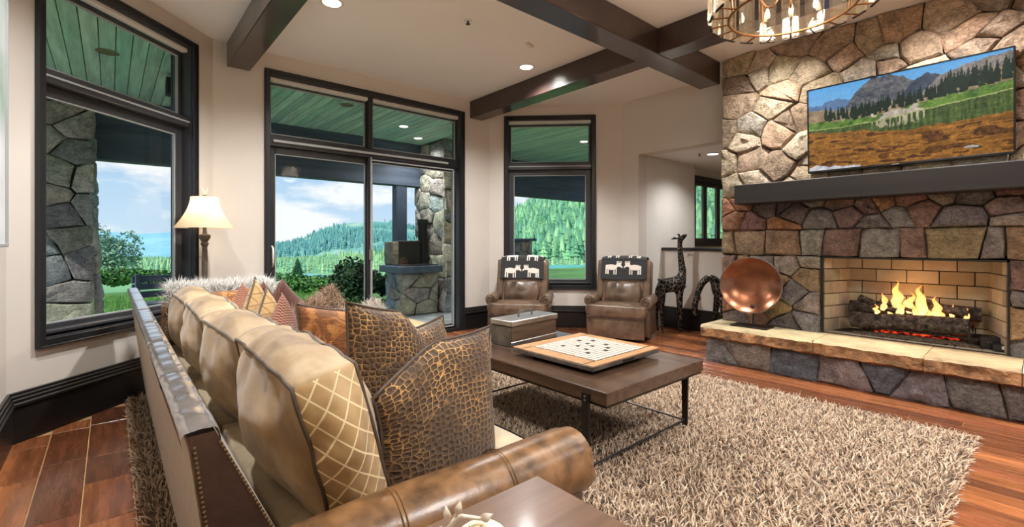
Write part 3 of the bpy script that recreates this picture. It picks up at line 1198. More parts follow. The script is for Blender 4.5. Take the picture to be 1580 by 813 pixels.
for i in range(len(ys) - 1):
    ya, yb = ys[i], ys[i + 1]
    mb = MB()
    n = max(3, int((yb - ya) / 0.05))
    narrow = yb - ya < 0.1
    rr = random.Random(50 + i)
    front = [4.69 + rr.uniform(-0.02, 0.018) + (0.05 * max(0, (yb if i == len(ys) - 2 else 0) and (k / n - 0.6)) if i == len(ys) - 2 else 0) for k in range(n + 1)]
    def P(k, s):
        yy = ya + 0.002 + (yb - ya - 0.004) * k / n
        f = front[k]
        j = lambda: rr.uniform(-0.006, 0.006)
        return [(f + 0.028, yy, 0.252), (f + j(), yy, 0.268 + j()), (f + 0.006 + j(), yy, 0.32 + j()), (f + 0.002 + j(), yy, 0.355 + j() * .7), (f + 0.022, yy, 0.379 + j() * .2), (XD + 0.03, yy, 0.382), (XD + 0.03, yy, 0.252)][s]
    vs = [[mb.bm.verts.new(P(k, s)) for s in range(7)] for k in range(n + 1)]
    for k in range(n):
        for s in range(7):
            mb.mi = 1 if s < 3 else 0
            mb.face((vs[k][s], vs[k + 1][s], vs[k + 1][(s + 1) % 7], vs[k][(s + 1) % 7]))
    mb.mi = 1
    mb.face(vs[0]); mb.face(vs[-1][::-1])
    c = lin(198, 174, 138) if not narrow else lin(186, 184, 180)
    mb.build('slab', [m_slab, m_slabedge], hearth, smooth=35, color=vary(c, rr, 0.07))
mb = MB()
nx = 7
inner = MB()
for i in range(8):
    w = (FY1 - FY0) / 8
    bmb = MB(); bmb.box2((XD + 0.005, FY0 + w * i + 0.002, FZ0 + 0.0), (XD + 0.11, FY0 + w * (i + 1) - 0.002, FZ0 + 0.016), 0.003)
    bmb.build('floor_brick', m_brick, fbo, color=vary(lin(172, 160, 140), rb, 0.06))

# mantel
mb = MB(); mb.box2((4.90, -1.0, 1.637), (XD - 0.01, 2.135, 1.835), 0.008)
tag(mb.build('mantel_beam', m_mantel), 'thick dark wooden mantel beam on the stone chimney', 'mantel')

# ------------------------------------------------------------------ tv
def vnoise(w, h, sx, sy, r):
    g = r.random((sy + 2, sx + 2))
    X = np.linspace(0, sx, w); Y = np.linspace(0, sy, h)
    xi = X.astype(int); yi = Y.astype(int)
    fx = X - xi; fy = (Y - yi)[:, None]
    fx = fx * fx * (3 - 2 * fx); fy = fy * fy * (3 - 2 * fy)
    a = g[yi][:, xi]; b = g[yi][:, xi + 1]; c = g[yi + 1][:, xi]; e = g[yi + 1][:, xi + 1]
    return (a * (1 - fx) + b * fx) * (1 - fy) + (c * (1 - fx) + e * fx) * fy


def tv_picture(w, h):
    r = np.random.default_rng(4)
    img = np.zeros((h, w, 3))
    u = np.linspace(0, 1, w)[None, :].repeat(h, 0)
    v = np.linspace(0, 1, h)[:, None].repeat(w, 1)
    L = lambda *c: np.array(lin(*c)[:3])
    img[:] = L(120, 178, 226) + (v[..., None] - 0.7) * np.array([-.25, -.2, -.05])
    n1 = vnoise(w, h, 24, 14, r); n2 = vnoise(w, h, 60, 36, r); n3 = vnoise(w, h, 120, 8, r); n4 = vnoise(w, h, 14, 40, r); n5 = vnoise(w, h, 9, 26, r)
    nn = n1 * .6 + n2 * .4
    def ridge(pts, jag, seed):
        rr = np.random.default_rng(seed)
        xs = [p[0] for p in pts]; ys2 = [p[1] for p in pts]
        y = np.interp(u[0], xs, ys2)
        t = np.linspace(0, 1, 60); y += np.interp(u[0], t, rr.uniform(-1, 1, 60)) * jag
        return y[None, :]
    def put(mask, c0, c1, nz):
        t = nz[..., None]
        img[mask] = (c0 * (1 - t) + c1 * t)[mask]
    put(v < ridge([(0, .80), (.08, .79), (.12, .83), (.18, .84), (.24, .80), (.3, .84), (.4, .7), (1, .5)], .012, 1), L(60, 92, 136), L(104, 134, 170), nn)
    put(v < ridge([(0, .55), (.2, .66), (.27, .84), (.32, .95), (.37, 1.0), (.42, .985), (.47, 1.0), (.52, .95), (.56, .88), (.62, .86), (.8, .7), (1, .6)], .018, 2), L(52, 62, 76), L(118, 116, 116), np.clip(n2 * .7 + n5 * .5 - .1, 0, 1))
    put(v < ridge([(0, .3), (.5, .7), (.58, .88), (.64, .93), (.70, .88), (.8, .7), (1, .5)], .012, 3), L(34, 48, 66), L(80, 92, 108), nn)
    put(v < ridge([(0, .3), (.6, .7), (.7, .88), (.8, .93), (.9, .96), (1, .98)], .01, 4), L(96, 92, 92), L(158, 146, 136), nn)
    put(v < ridge([(0, .74), (.08, .74), (.2, .68), (.3, .64), (.45, .70), (.6, .66), (.7, .76), (.85, .82), (1, .86)], .006, 5), L(120, 96, 76), L(178, 158, 124), nn)
    # conifers
    rr = np.random.default_rng(9)
    base = lambda x: np.interp(x, [0, .1, .3, .5, .7, .85, 1], [.6, .62, .60, .64, .68, .72, .76])
    for k in range(190):
        x = rr.uniform(0.1, 1.0); b0 = base(x) + rr.uniform(-.05, .03); ht = rr.uniform(.07, .15) * (1 + .5 * (x > .7)); wd = ht * .10
        m = (np.abs(u - x) < wd * np.clip(1 - (v - b0) / ht, 0, 1) * (0.6 + .8 * n2)) & (v > b0) & (v < b0 + ht)
        img[m] = L(18, 38, 26) * rr.uniform(.7, 1.6)
    put((v < ridge([(0, .60), (.12, .58), (.3, .56), (.45, .58), (.6, .62), (.8, .66), (1, .70)], .012, 6)), L(36, 74, 26), L(120, 156, 66), nn)
    m = (np.abs(u - .5) < .10 * (.5 + n2)) & (v > .5) & (v < .55 + .08 * n1)
    put(m, L(140, 128, 110), L(206, 194, 176), nn)
    shore = ridge([(0, .50), (.2, .485), (.45, .50), (.6, .535), (1, .60)], .004, 7)
    put(v < shore + .012, L(120, 150, 70), L(180, 180, 120), nn)
    lake = v < shore
    put(lake, L(24, 46, 22), L(92, 112, 56), np.clip(n3 * .8 + n4 * .3, 0, 1))
    m = lake & (np.abs(u - .5) < .06 + .10 * n3) & (v > .36 + .12 * n3) & (n3 > .35)
    put(m, L(120, 120, 90), L(196, 184, 150), n3)
    deep = v < ridge([(0, .47), (.3, .42), (.5, .36), (.7, .36), (1, .40)], .02, 8)
    put(lake & deep, L(92, 58, 20), L(190, 128, 52), np.clip(n4 * .8 + n2 * .3 - .05, 0, 1))
    m = deep & ((n4 > .70) | ((n5 > .66) & (v < .3)))
    put(m, L(58, 34, 14), L(120, 74, 30), n2)
    m = (v < .02 + .10 * n1 * n5) & (u < .30)
    put(m, L(150, 150, 156), L(226, 228, 232), nn)
    m = ((u - .82) ** 2 / .05 ** 2 + (v - .09) ** 2 / .022 ** 2 < n1)
    put(m, L(150, 150, 150), L(200, 200, 200), nn)
    fine = vnoise(w, h, 150, 84, r)[..., None]
    land = (img[..., 2:3] < img[..., 1:2] * 1.15)
    return np.clip(img * np.where(land, 0.66 + 0.68 * fine, 0.9 + .2 * fine), 0, 1)


tv = empty('television', (0, 0, 0)); tag(tv, 'wide flat television showing a mountain lake, above the mantel', 'television')
TY0, TY1, TZ0, TZ1 = 0.155, 1.512, 1.905, 2.70
tX0, tX1 = 5.035, 5.05   # leans a touch forward at the top
mb = MB()
tilt = 0.035
rotT = Matrix.Rotation(-tilt, 3, 'Y')
cz = (TZ0 + TZ1) / 2; cy = (TY0 + TY1) / 2; TW = TY1 - TY0; THh = TZ1 - TZ0
tv.location = (5.07, cy, cz); tv.rotation_euler = (0, -tilt, 0)
mb.box((0.015, 0, 0), (0.03, TW, THh), None, 0.004); mb.build('housing', m_tvbody, tv, smooth=30)
mb = MB()
for (c, s) in (((-0.006, 0, THh / 2 - .006), (.014, TW, .012)), ((-0.006, 0, -THh / 2 + .010), (.014, TW, .020)), ((-0.006, TW / 2 - .006, 0), (.014, .012, THh)), ((-0.006, -TW / 2 + .006, 0), (.014, .012, THh))):
    mb.box(c, s, None, 0.003)
mb.build('bezel', m_tvbody, tv, smooth=30)
w, h = 300, 168
img = tv_picture(w, h)
uu, vv = np.meshgrid(np.linspace(0, 1, w), np.linspace(0, 1, h))
V = np.stack([np.full(uu.size, -0.004), (0.5 - uu.ravel()) * (TW - .022), (vv.ravel() - .5) * (THh - .03) + .004], 1)
idx = np.arange(w * h).reshape(h, w)
Fq = np.stack([idx[:-1, :-1], idx[1:, :-1], idx[1:, 1:], idx[:-1, 1:]], -1).reshape(-1, 4)
from_np('screen', V, Fq, m_screen, tv, img.reshape(-1, 3))
mb = MB(); mb.box((0.075, 0, 0), (0.09, 0.4, 0.3), None, 0.01); mb.build('wall_mount', m_black, tv)
mb = MB(); mb.box((-0.014, 0.02, -THh / 2 + .010), (.002, .05, .006)); mb.build('badge', m_chrome, tv)

# ------------------------------------------------------------------ fire
logs = empty('log_grate', (5.42, 0.78, FZ0 + 0.012)); tag(logs, 'black iron grate with a burner tray in the fireplace', 'grate')
mb = MB()
for i in range(7):
    yy = -0.36 + 0.12 * i
    mb.tube([(-0.13, yy, 0.17), (-0.13, yy, 0.075), (0.14, yy, 0.075), (0.14, yy, 0.15)], 0.008, 6)
mb.build('bars', m_black, logs, smooth=50)
mb = MB(); mb.tube([(-0.12, -0.42, 0.07), (-0.12, 0.42, 0.07)], 0.01, 6); mb.tube([(0.12, -0.42, 0.07), (0.12, 0.42, 0.07)], 0.01, 6); mb.build('rail', m_black, logs, smooth=50)
for yy in (-0.36, 0.36):
    for xx in (-0.12, 0.12):
        mb = MB(); mb.tube([(xx, yy, 0.0), (xx, yy, 0.07)], 0.009, 6); mb.build('leg', m_black, logs, smooth=50)
mb = MB()
vs = mb.grid(lambda u, v: (-0.20 + 0.36 * u, -0.46 + 0.92 * v, 0.03 + 0.018 * noise.noise((u * 14, v * 34, 1)) - 0.03 * (abs(v - .5) * 2) ** 6 - .02 * (abs(u - .5) * 2) ** 6), 24, 60)
mb.build('ash_bed', plain('lava_granules', lin(96, 80, 64), 0.95, var=0.5, vscale=60, bs=0.8, bscale=90, bd=0.01), logs, smooth=180)
mb = MB()
mb.grid(lambda u, v: (-0.09 + 0.2 * u, -0.30 + 0.60 * v, 0.055 + 0.012 * noise.noise((u * 8, v * 24, 3)) - 0.03 * (abs(v - .5) * 2) ** 4 - .02 * (abs(u - .5) * 2) ** 4), 14, 40)
mb.build('ember_bed', m_ember, logs, smooth=180)


def log(p0, p1, r0, r1, seed, label):
    P0, P1 = Vector(p0), Vector(p1)
    D = P1 - P0
    L = D.length
    ax = D.normalized()
    s = ax.orthogonal().normalized(); t = ax.cross(s)
    mb = MB()
    n, m = 22, 24
    rings = []
    for i in range(m + 1):
        f = i / m
        ring = []
        for k in range(n):
            a = 2 * PI * k / n
            rr_ = (r0 + (r1 - r0) * f) * (1 + 0.16 * noise.noise((math.cos(a) * 1.5 + seed, math.sin(a) * 1.5, f * 3)) + 0.10 * noise.noise((math.cos(a) * 5 + seed, math.sin(a) * 5, f * 6)))
            c = D * f + s * 0.012 * math.sin(f * 4 + seed)
            ring.append(mb.bm.verts.new(Vector(c) + (s * math.cos(a) + t * math.sin(a)) * rr_))
        rings.append(ring)
    for i in range(m):
        for k in range(n):
            mb.face((rings[i][k], rings[i][(k + 1) % n], rings[i + 1][(k + 1) % n], rings[i + 1][k]))
    mb.face(rings[0][::-1]); mb.face(rings[-1])
    o = mb.build('fire_log', m_bark, None, smooth=50, loc=p0)
    tag(o, label, 'log', 'logs on the fire')
    return o


FX, FYc, FZ = 5.40, 0.78, FZ0
log((FX - 0.085, FYc + 0.44, FZ + 0.15), (FX - 0.10, FYc - 0.36, FZ + 0.165), 0.072, 0.066, 1.0, 'thick charred log lying along the front of the fire')
log((FX + 0.05, FYc + 0.48, FZ + 0.245), (FX + 0.08, FYc - 0.42, FZ + 0.26), 0.066, 0.06, 2.3, 'long log lying along the back of the fire')
log((FX - 0.02, FYc + 0.24, FZ + 0.30), (FX + 0.05, FYc - 0.10, FZ + 0.255), 0.035, 0.03, 4.1, 'thin split log slanting across the top of the fire')
log((FX + 0.10, FYc - 0.02, FZ + 0.34), (FX - 0.02, FYc - 0.36, FZ + 0.27), 0.032, 0.04, 5.7, 'short log leaning toward the bluish brick side')
log((FX - 0.02, FYc + 0.12, FZ + 0.235), (FX + 0.06, FYc + 0.40, FZ + 0.335), 0.03, 0.036, 7.7, 'short forked log rising beside the tan brick side')


def flame(x, y, z, hgt, wd, seed):
    mb = MB()
    n, m = 10, 14
    for i in range(m + 1):
        f = i / m
        r = wd * (math.sin(PI * min(1, f * 0.92 + 0.10)) ** 0.9) * (1 - f) ** 0.35 + 0.001
        cx = x + 0.02 * noise.noise((seed, f * 2.5, 0)) ; cy = y + wd * 1.1 * noise.noise((seed + 9, f * 3.0, 1)) * (0.3 + f)
        for k in range(n):
            a = 2 * PI * k / n
            q = 1 + 0.35 * noise.noise((math.cos(a) + seed, math.sin(a), f * 4))
            mb.bm.verts.new((cx + math.cos(a) * r * q * 0.6, cy + math.sin(a) * r * q, z + hgt * f))
    mb.bm.verts.ensure_lookup_table()
    v = mb.bm.verts
    for i in range(m):
        for k in range(n):
            mb.face((v[i * n + k], v[i * n + (k + 1) % n], v[(i + 1) * n + (k + 1) % n], v[(i + 1) * n + k]))
    me = mb.mesh('flame', m_flame, 180)
    at = me.color_attributes.new('Col', 'FLOAT_COLOR', 'POINT')
    cols = []
    for vert in me.vertices:
        f = (vert.co.z - z) / hgt
        c = np.array([1.0, 0.62, 0.20]) * (1 - f) + np.array([1.0, 0.22, 0.03]) * f
        cols += [c[0], c[1], c[2], 1.0]
    at.data.foreach_set('color', cols)
    return me


fire = empty('fire', (0, 0, 0)); tag(fire, 'yellow and orange flames rising from the logs', 'fire')
rf = random.Random(12)
for (dy, hh, ww, dz) in ((0.12, 0.30, 0.048, 0.22), (0.03, 0.19, 0.044, 0.23), (-0.06, 0.28, 0.046, 0.22), (0.21, 0.16, 0.034, 0.24), (-0.15, 0.19, 0.038, 0.21), (-0.25, 0.12, 0.022, 0.22), (-0.34, 0.11, 0.02, 0.21),
                         (0.08, 0.12, 0.03, 0.22), (-0.02, 0.10, 0.03, 0.21), (-0.11, 0.09, 0.028, 0.21), (0.26, 0.09, 0.024, 0.20), (0.17, 0.08, 0.03, 0.20), (-0.19, 0.09, 0.024, 0.2)):
    inst('flame', flame(FX + rf.uniform(-.05, .03), FYc + dy, FZ + dz, hh, ww, rf.uniform(0, 50)), fire)
fl = bpy.data.lights.new('fire_light', 'POINT'); fl.energy = 2.2; fl.color = (1, 0.5, 0.18); fl.shadow_soft_size = 0.1
flo = bpy.data.objects.new('fire_light', fl); COL.objects.link(flo); flo.location = (FX - 0.04, FYc, FZ + 0.40); flo.parent = fire

cb = empty('gas_control', (5.30, 0.27, FZ0 + 0.016), 0.2); tag(cb, 'black gas control box at the fire opening corner', 'control box')
mb = MB(); mb.box((0.04, 0.03, 0.05), (0.13, 0.12, 0.10), None, 0.006); mb.build('box', m_black, cb, smooth=30)
mb = MB(); mb.box((-0.06, -0.02, 0.03), (0.08, 0.10, 0.055), None, 0.005); mb.build('valve', m_black, cb, smooth=30)
mb = MB(); mb.box((-0.102, -0.03, 0.035), (0.004, 0.025, 0.025)); mb.build('button', m_white, cb)
for yy in (0.0, 0.02):
    mb = MB(); mb.lathe([(0.004, 0), (0.004, 0.006), (0, 0.007)], 8, (-0.03, yy + .03, 0.055)); mb.build('screw', m_chrome, cb)

# copper bowl on a stand
bowl = empty('copper_bowl', (4.93, 1.985, 0.382), 0); tag(bowl, 'large round copper bowl on a stand upon the hearth', 'bowl')
R_ = 0.283
face = Vector((-0.93, -0.30, 0.16)).normalized()
rotB = face.to_track_quat('Z', 'Y').to_matrix()
cB = Vector((0, 0, 0.425))
prof = [(0.0, -0.085), (0.06, -0.083), (0.12, -0.074), (0.18, -0.056), (0.23, -0.034), (0.27, -0.008), (R_, 0.004), (R_ + .002, 0.010), (R_ - .006, 0.010), (0.265, -0.001), (0.225, -0.028), (0.175, -0.050), (0.12, -0.066), (0.06, -0.075), (0.0, -0.077)]
mb = MB(); mb.lathe(prof, 48, cB, rotB); mb.build('dish', m_copper, bowl, smooth=60, merge=0.0004)
mb = MB(); mb.tube([cB + rotB @ Vector((R_ * math.cos(a), R_ * math.sin(a), 0.008)) for a in np.linspace(0, 2 * PI, 48, endpoint=False)], 0.004, 6, closed=True); mb.build('rim', m_steel2, bowl, smooth=60)
mb = MB(); mb.tube([(0.06, 0, 0.0), (0.09, 0, 0.2), cB + rotB @ Vector((0, 0, -0.088))], 0.009, 8); mb.build('stem', m_black, bowl, smooth=60)
mb = MB(); mb.box((0.03, 0, 0.007), (0.20, 0.36, 0.012), None, 0.003); mb.build('base', m_rust, bowl)
q = cB + rotB @ Vector((0.02, -0.21, -0.028))
mb = MB(); mb.box(q, (0.035, 0.03, 0.02), rotB, 0.004); mb.build('lug', m_black, bowl)

# ------------------------------------------------------------------ ceiling fixtures
def downlight(x, y, z, label, energy, lit=True, r=0.075, spot=True, group='recessed ceiling lights', size=2.5, blend=0.9, col=(1.0, 0.985, 0.965)):
    t = empty('recessed_light', (x, y, z)); tag(t, label, 'ceiling light', group)
    mb = MB(); mb.lathe([(r, 0.0), (r + 0.022, -0.001), (r + 0.022, -0.006), (r, -0.010), (r - 0.004, -0.004), (r - .004, 0.0)], 24); mb.build('trim', m_white if lit else m_downoff, t, smooth=50)
    mb = MB(); mb.lathe([(0.0, -0.003), (r - .003, -0.003), (r - .003, -0.001), (0, -0.001)], 24); mb.build('lens', m_down if lit else m_downoff, t)
    if lit and energy:
        d = bpy.data.lights.new('lamp', 'SPOT'); d.energy = energy * LAMP; d.color = col; d.spot_size = size; d.spot_blend = blend; d.shadow_soft_size = 0.07
        lo = bpy.data.objects.new('lamp', d); COL.objects.link(lo); lo.parent = t; lo.location = (0, 0, -0.02)
    return t


ED = 70
downlight(1.405, 3.93, ZC, 'bright recessed light in the ceiling above the sliding door, nearest the floor lamp', ED)
downlight(3.613, 3.92, ZC, 'bright recessed light in the ceiling left of the dark beam by the recliners', ED)
downlight(4.62, 1.75, ZC, 'recessed light washing the top of the stone chimney, left of the television', 38)
downlight(4.62, 0.45, ZC, 'recessed light washing the stone chimney above the television', 34)
downlight(2.2, -0.9, ZC, 'unseen recessed light added over the near end of the rug', ED * 1.5)  # added behind the camera to even out the room light
downlight(0.35, 0.9, ZC, 'unseen recessed light added over the back of the sofa', ED * .4)  # added out of view to brighten the sofa end
downlight(0.1, 3.2, ZC, 'unseen recessed light added in the ceiling corner before the leftmost window', ED * .6)  # extra lamp out of view, lifts the left corner
downlight(4.7, -1.4, ZC, 'unseen recessed light added near the near end of the hearth', ED)  # fill lamp added outside the view
downlight(6.41, 3.085, 2.49, 'recessed light in the low hall ceiling', 18)
sp = empty('sprinkler_head', (2.453, 3.443, ZC)); tag(sp, 'small sprinkler head in the ceiling middle', 'sprinkler')
mb = MB(); mb.lathe([(0.034, 0), (0.034, -0.005), (0.028, -0.008), (0, -0.008)], 16); mb.build('plate', m_white, sp, smooth=50)
mb = MB(); mb.lathe([(0.008, -0.008), (0.008, -0.03), (0.02, -0.034), (0.02, -0.038), (0, -0.038)], 12); mb.build('nozzle', m_black, sp, smooth=50)
sp2 = copy_tree(sp); sp2.location = (6.25, 3.2, 2.49); sp2['label'] = 'small sprinkler head in the low hall ceiling'
mb = MB(); mb.box((0, 0, -0.012), (0.11, 0.035, 0.022), None, 0.004)
dt = mb.build('motion_sensor', m_white, loc=(3.223, 3.451, ZC), rot=(0, 0, 0.3)); tag(dt, 'small white oblong sensor on the ceiling near a recessed light', 'sensor')

# ------------------------------------------------------------------ chandelier
CHX, CHY, CHZ = 2.79, 0.915, 2.50
ch = empty('chandelier', (CHX, CHY, CHZ)); tag(ch, 'round bronze chandelier hung with clear glass prisms', 'chandelier')
RI, RO = 0.303, 0.40
def ring(r, z, rad, name):
    mb = MB(); mb.tube([(r * math.cos(a), r * math.sin(a), z) for a in np.linspace(0, 2 * PI, 56, endpoint=False)], rad, 6, closed=True)
    return mb.build(name, m_bronze, ch, smooth=60)
ring(RI, 0.0, 0.008, 'lower_ring'); ring(RI + .04, 0.33, 0.008, 'upper_ring'); ring(0.16, 0.33, 0.006, 'hub_ring')
NP = 20
mbg = MB(); mbg.box((0, 0, 0.155), (0.024, 0.098, 0.31), None, 0.008); me_g = mbg.mesh('crystal', m_crystal)
mbb = MB(); mbb.box((0, 0, 0.0), (0.014, 0.085, 0.010), None, 0.003); me_b = mbb.mesh('bar', m_rust)
mbs = MB(); mbs.tube([(RI, 0, 0), (RO, 0, 0)], 0.005, 6); me_s = mbs.mesh('spoke', m_bronze)
mbs = MB(); mbs.tube([(RI + .04, 0, 0.33), (RO, 0, 0.33)], 0.005, 6); me_s2 = mbs.mesh('upper_spoke', m_bronze)
for k in range(NP):
    a = 2 * PI * k / NP
    inst('crystal', me_g, ch, (RO * math.cos(a), RO * math.sin(a), 0.008), (0, 0, a))
    inst('bar', me_b, ch, (RO * math.cos(a), RO * math.sin(a), 0.0), (0, 0, a))
    inst('spoke', me_s, ch, (0, 0, 0), (0, 0, a))
    inst('upper_spoke', me_s2, ch, (0, 0, 0), (0, 0, a))
for k in range(4):
    a = 2 * PI * (k + 0.5) / 4
    mb = MB(); mb.tube([(0.02 * math.cos(a), 0.02 * math.sin(a), 0.40), ((RI + .04) * math.cos(a), (RI + .04) * math.sin(a), 0.33)], 0.006, 6); mb.build('stay', m_bronze, ch, smooth=60)
    mb = MB(); mb.tube([(RI * math.cos(a), RI * math.sin(a), 0.0), ((RI + .04) * math.cos(a), (RI + .04) * math.sin(a), 0.33)], 0.006, 6); mb.build('upright', m_bronze, ch, smooth=60)
mb = MB(); mb.tube([(0, 0, 0.20), (0, 0, ZC - CHZ - 0.03)], 0.011, 10); mb.build('stem', m_bronze, ch, smooth=60)
mb = MB(); mb.lathe([(0.07, ZC - CHZ), (0.07, ZC - CHZ - .02), (0.03, ZC - CHZ - .035), (0, ZC - CHZ - .035)], 20); mb.build('canopy', m_bronze, ch, smooth=50)
for k in range(6):
    a = 2 * PI * k / 6 + 0.3
    ca, sa = math.cos(a), math.sin(a)
    pth = [((0.02 + 0.16 * t) * ca, (0.02 + 0.16 * t) * sa, 0.20 - 0.13 * math.sin(PI * t * 0.9) + 0.0) for t in np.linspace(0, 1, 9)]
    mb = MB(); mb.tube(pth, 0.006, 6); arm = mb.build('arm', m_bronze, ch, smooth=60)
    e = pth[-1]
    mb = MB(); mb.lathe([(0.018, 0), (0.018, 0.006), (0.010, 0.010), (0.010, 0.075), (0, 0.075)], 12, e); mb.build('candle_sleeve', m_bronze, arm, smooth=50)
    mb = MB(); mb.lathe([(0.006, 0.075), (0.015, 0.095), (0.012, 0.12), (0.004, 0.145), (0, 0.15)], 12, e); mb.build('bulb', m_bulb, arm, smooth=60)
d = bpy.data.lights.new('chandelier_lamp', 'POINT'); d.energy = 9 * LAMP; d.color = (1, 0.90, 0.78); d.shadow_soft_size = 0.16
lo = bpy.data.objects.new('chandelier_lamp', d); COL.objects.link(lo); lo.parent = ch; lo.location = (0, 0, 0.13)

# ------------------------------------------------------------------ rug
RX0, RX1, RY0, RY1 = 0.10, 4.12, 0.29, 4.78
rug = MB().box2((RX0 + .02, RY0 + .02, 0.001), (RX1 - .02, RY1 - .02, 0.013)).build('shag_rug', m_rugback)
tag(rug, 'large beige shag rug under the coffee table and sofa', 'rug')
r_ = np.random.default_rng(11)
def rug_pts(x0, x1, y0, y1, dens):
    n = int((x1 - x0) * (y1 - y0) * dens)
    return np.stack([r_.uniform(x0, x1, n), r_.uniform(y0, y1, n), np.full(n, 0.011)], 1)
P = np.concatenate([rug_pts(1.0, RX1, RY0, 3.2, 4600), rug_pts(1.3, RX1, 3.2, RY1, 2600), rug_pts(RX0, 0.42, 0.9, RY1, 4200), rug_pts(0.42, 1.0, RY0, 1.0, 2500)])
kl = (P[:, 0] - 3.75) * 0.757 + (P[:, 1] - 4.72) * 0.653
P = P[~((P[:, 0] > 3.72) & (P[:, 0] + P[:, 1] > 8.55))]
nr = np.tile(np.array([[0, 0, 1.0]]), (len(P), 1)); nr[:, :2] += r_.normal(size=(len(P), 2)) * 0.28
# edges splay outwards
ed = 0.05
nr[:, 0] += np.where(P[:, 0] < RX0 + ed, -0.9, 0) + np.where(P[:, 0] > RX1 - ed, 0.9, 0)
nr[:, 1] += np.where(P[:, 1] < RY0 + ed, -0.9, 0) + np.where(P[:, 1] > RY1 - ed, 0.9, 0)
V, Fc, own = strands(P, nr, 0.038, 0.0048, 0.85, 3)
V[:, 2] = np.maximum(V[:, 2], 0.004)
palr = np.array([lin(*c)[:3] for c in ((206, 180, 150), (190, 160, 130), (176, 146, 118), (220, 198, 170), (150, 120, 96))])
cc = palr[r_.choice(5, len(P), p=[.3, .27, .18, .15, .10])] * r_.uniform(.85, 1.1, (len(P), 1))
o = from_np('pile', V, Fc, m_yarn, rug, cc[own], smooth=True); tag(o, kind='stuff')

# ------------------------------------------------------------------ coffee table
TX0, TX1, TY0_, TY1_, TZ = 1.885, 2.885, 1.45, 3.0, 0.49
ct = empty('coffee_table', ((TX0 + TX1) / 2, (TY0_ + TY1_) / 2, 0.012)); tag(ct, 'low dark wood coffee table with slim metal legs on the rug', 'table')
cx, cy = ct.location.x, ct.location.y
HXh, HYh = (TX1 - TX0) / 2, (TY1_ - TY0_) / 2
mb = MB(); mb.box((0, 0, TZ - .012 - 0.035), (TX1 - TX0, TY1_ - TY0_, 0.07), None, 0.004); mb.build('tabletop', m_tabletop, ct, smooth=30)
mb = MB(); mb.box((0, 0, TZ - .012 - 0.077), (TX1 - TX0 - .02, TY1_ - TY0_ - .02, 0.014)); mb.build('apron', m_rust, ct)
for sx in (-1, 1):
    for sy in (-1, 1):
        mb = MB()
        # flat tapering bar on the long side of the top
        X = sx * (HXh + 0.006)
        Y = sy * (HYh - 0.13)
        zt = TZ - 0.012 - 0.03
        for (z0, z1, w0, w1) in ((0.0, zt, 0.016, 0.024),):
            pts = [(X - 0.008, Y - w0, z0), (X - 0.008, Y + w0, z0), (X - 0.008, Y + w1, z1), (X - 0.008, Y - w1, z1)]
            mb.prism(pts, (0.016, 0, 0))
        lg = mb.build('leg', m_rust, ct)
        for zz in (zt - 0.015, zt - 0.035):
            mb = MB(); mb.lathe([(0.006, 0), (0.006, 0.004), (0, 0.005)], 8, (X + sx * 0.008, Y, zz), Matrix.Rotation(sx * PI / 2, 3, 'Y')); mb.build('bolt', m_chrome, lg)
for sy in (-1, 1):
    mb = MB(); mb.tube([(-HXh, sy * (HYh - .13), 0.055), (HXh, sy * (HYh - .13), 0.055)], 0.007, 6); mb.build('stretcher', m_black, ct, smooth=60)
for sx in (-1, 1):
    mb = MB(); mb.tube([(sx * HXh, -(HYh - .13), 0.055), (sx * HXh, HYh - .13, 0.055)], 0.007, 6); mb.build('stretcher', m_rust, ct, smooth=60)

# game board
BCX, BCY = 2.40, 2.02
gb = empty('game_board', (BCX, BCY, TZ), 0.02); tag(gb, 'square wooden game board with a grid of pale tiles on the coffee table', 'game board')
bw, bh = 0.70, 0.67
mb = MB(); mb.box((0, 0, 0.012), (0.5, 0.5, 0.024)); mb.build('turntable', m_black, gb)
mb = MB(); mb.box((0, 0, 0.038), (bw, bh, 0.028), None, 0.003); mb.build('tray', m_steel2, gb, smooth=30)
mb = MB()
for (c, s) in (((0, bh / 2 - .045, .055), (bw, .09, .008)), ((0, -bh / 2 + .03, .055), (bw, .06, .008)), ((bw / 2 - .035, 0, .055), (.07, bh - .15, .008)), ((-bw / 2 + .05, 0, .055), (.10, bh - .15, .008))):
    mb.box(c, s, None, 0.002)
mb.build('border', m_tan, gb)
gx0, gx1, gy0, gy1 = -bw / 2 + .105, bw / 2 - .075, -bh / 2 + .065, bh / 2 - .095
mb = MB(); mb.box(((gx0 + gx1) / 2, (gy0 + gy1) / 2, .054), (gx1 - gx0, gy1 - gy0, .006)); mb.build('playing_face', m_boardface, gb)
NG = 15
mbt = MB(); pw, ph = (gx1 - gx0) / NG, (gy1 - gy0) / NG
mbt.box((0, 0, 0.002), (pw * .78, ph * .78, 0.004), None, 0.002); me_t = mbt.mesh('tile', m_tile)
me_d = me_t.copy(); me_d.materials.clear(); me_d.materials.append(m_tiledark)
dark = {(3, 4), (5, 6), (9, 4), (9, 9), (11, 6), (6, 9), (12, 10), (4, 11), (7, 3), (10, 12), (8, 7)}
for i in range(NG):
    for j in range(NG):
        inst('tile', me_d if (i, j) in dark else me_t, gb, (gx0 + pw * (i + .5), gy0 + ph * (j + .5), .057))
mb = MB(); mb.box((0, -bh / 2 - .001, .038), (0.12, .004, .016)); mb.build('drawer_pull', m_black, gb)

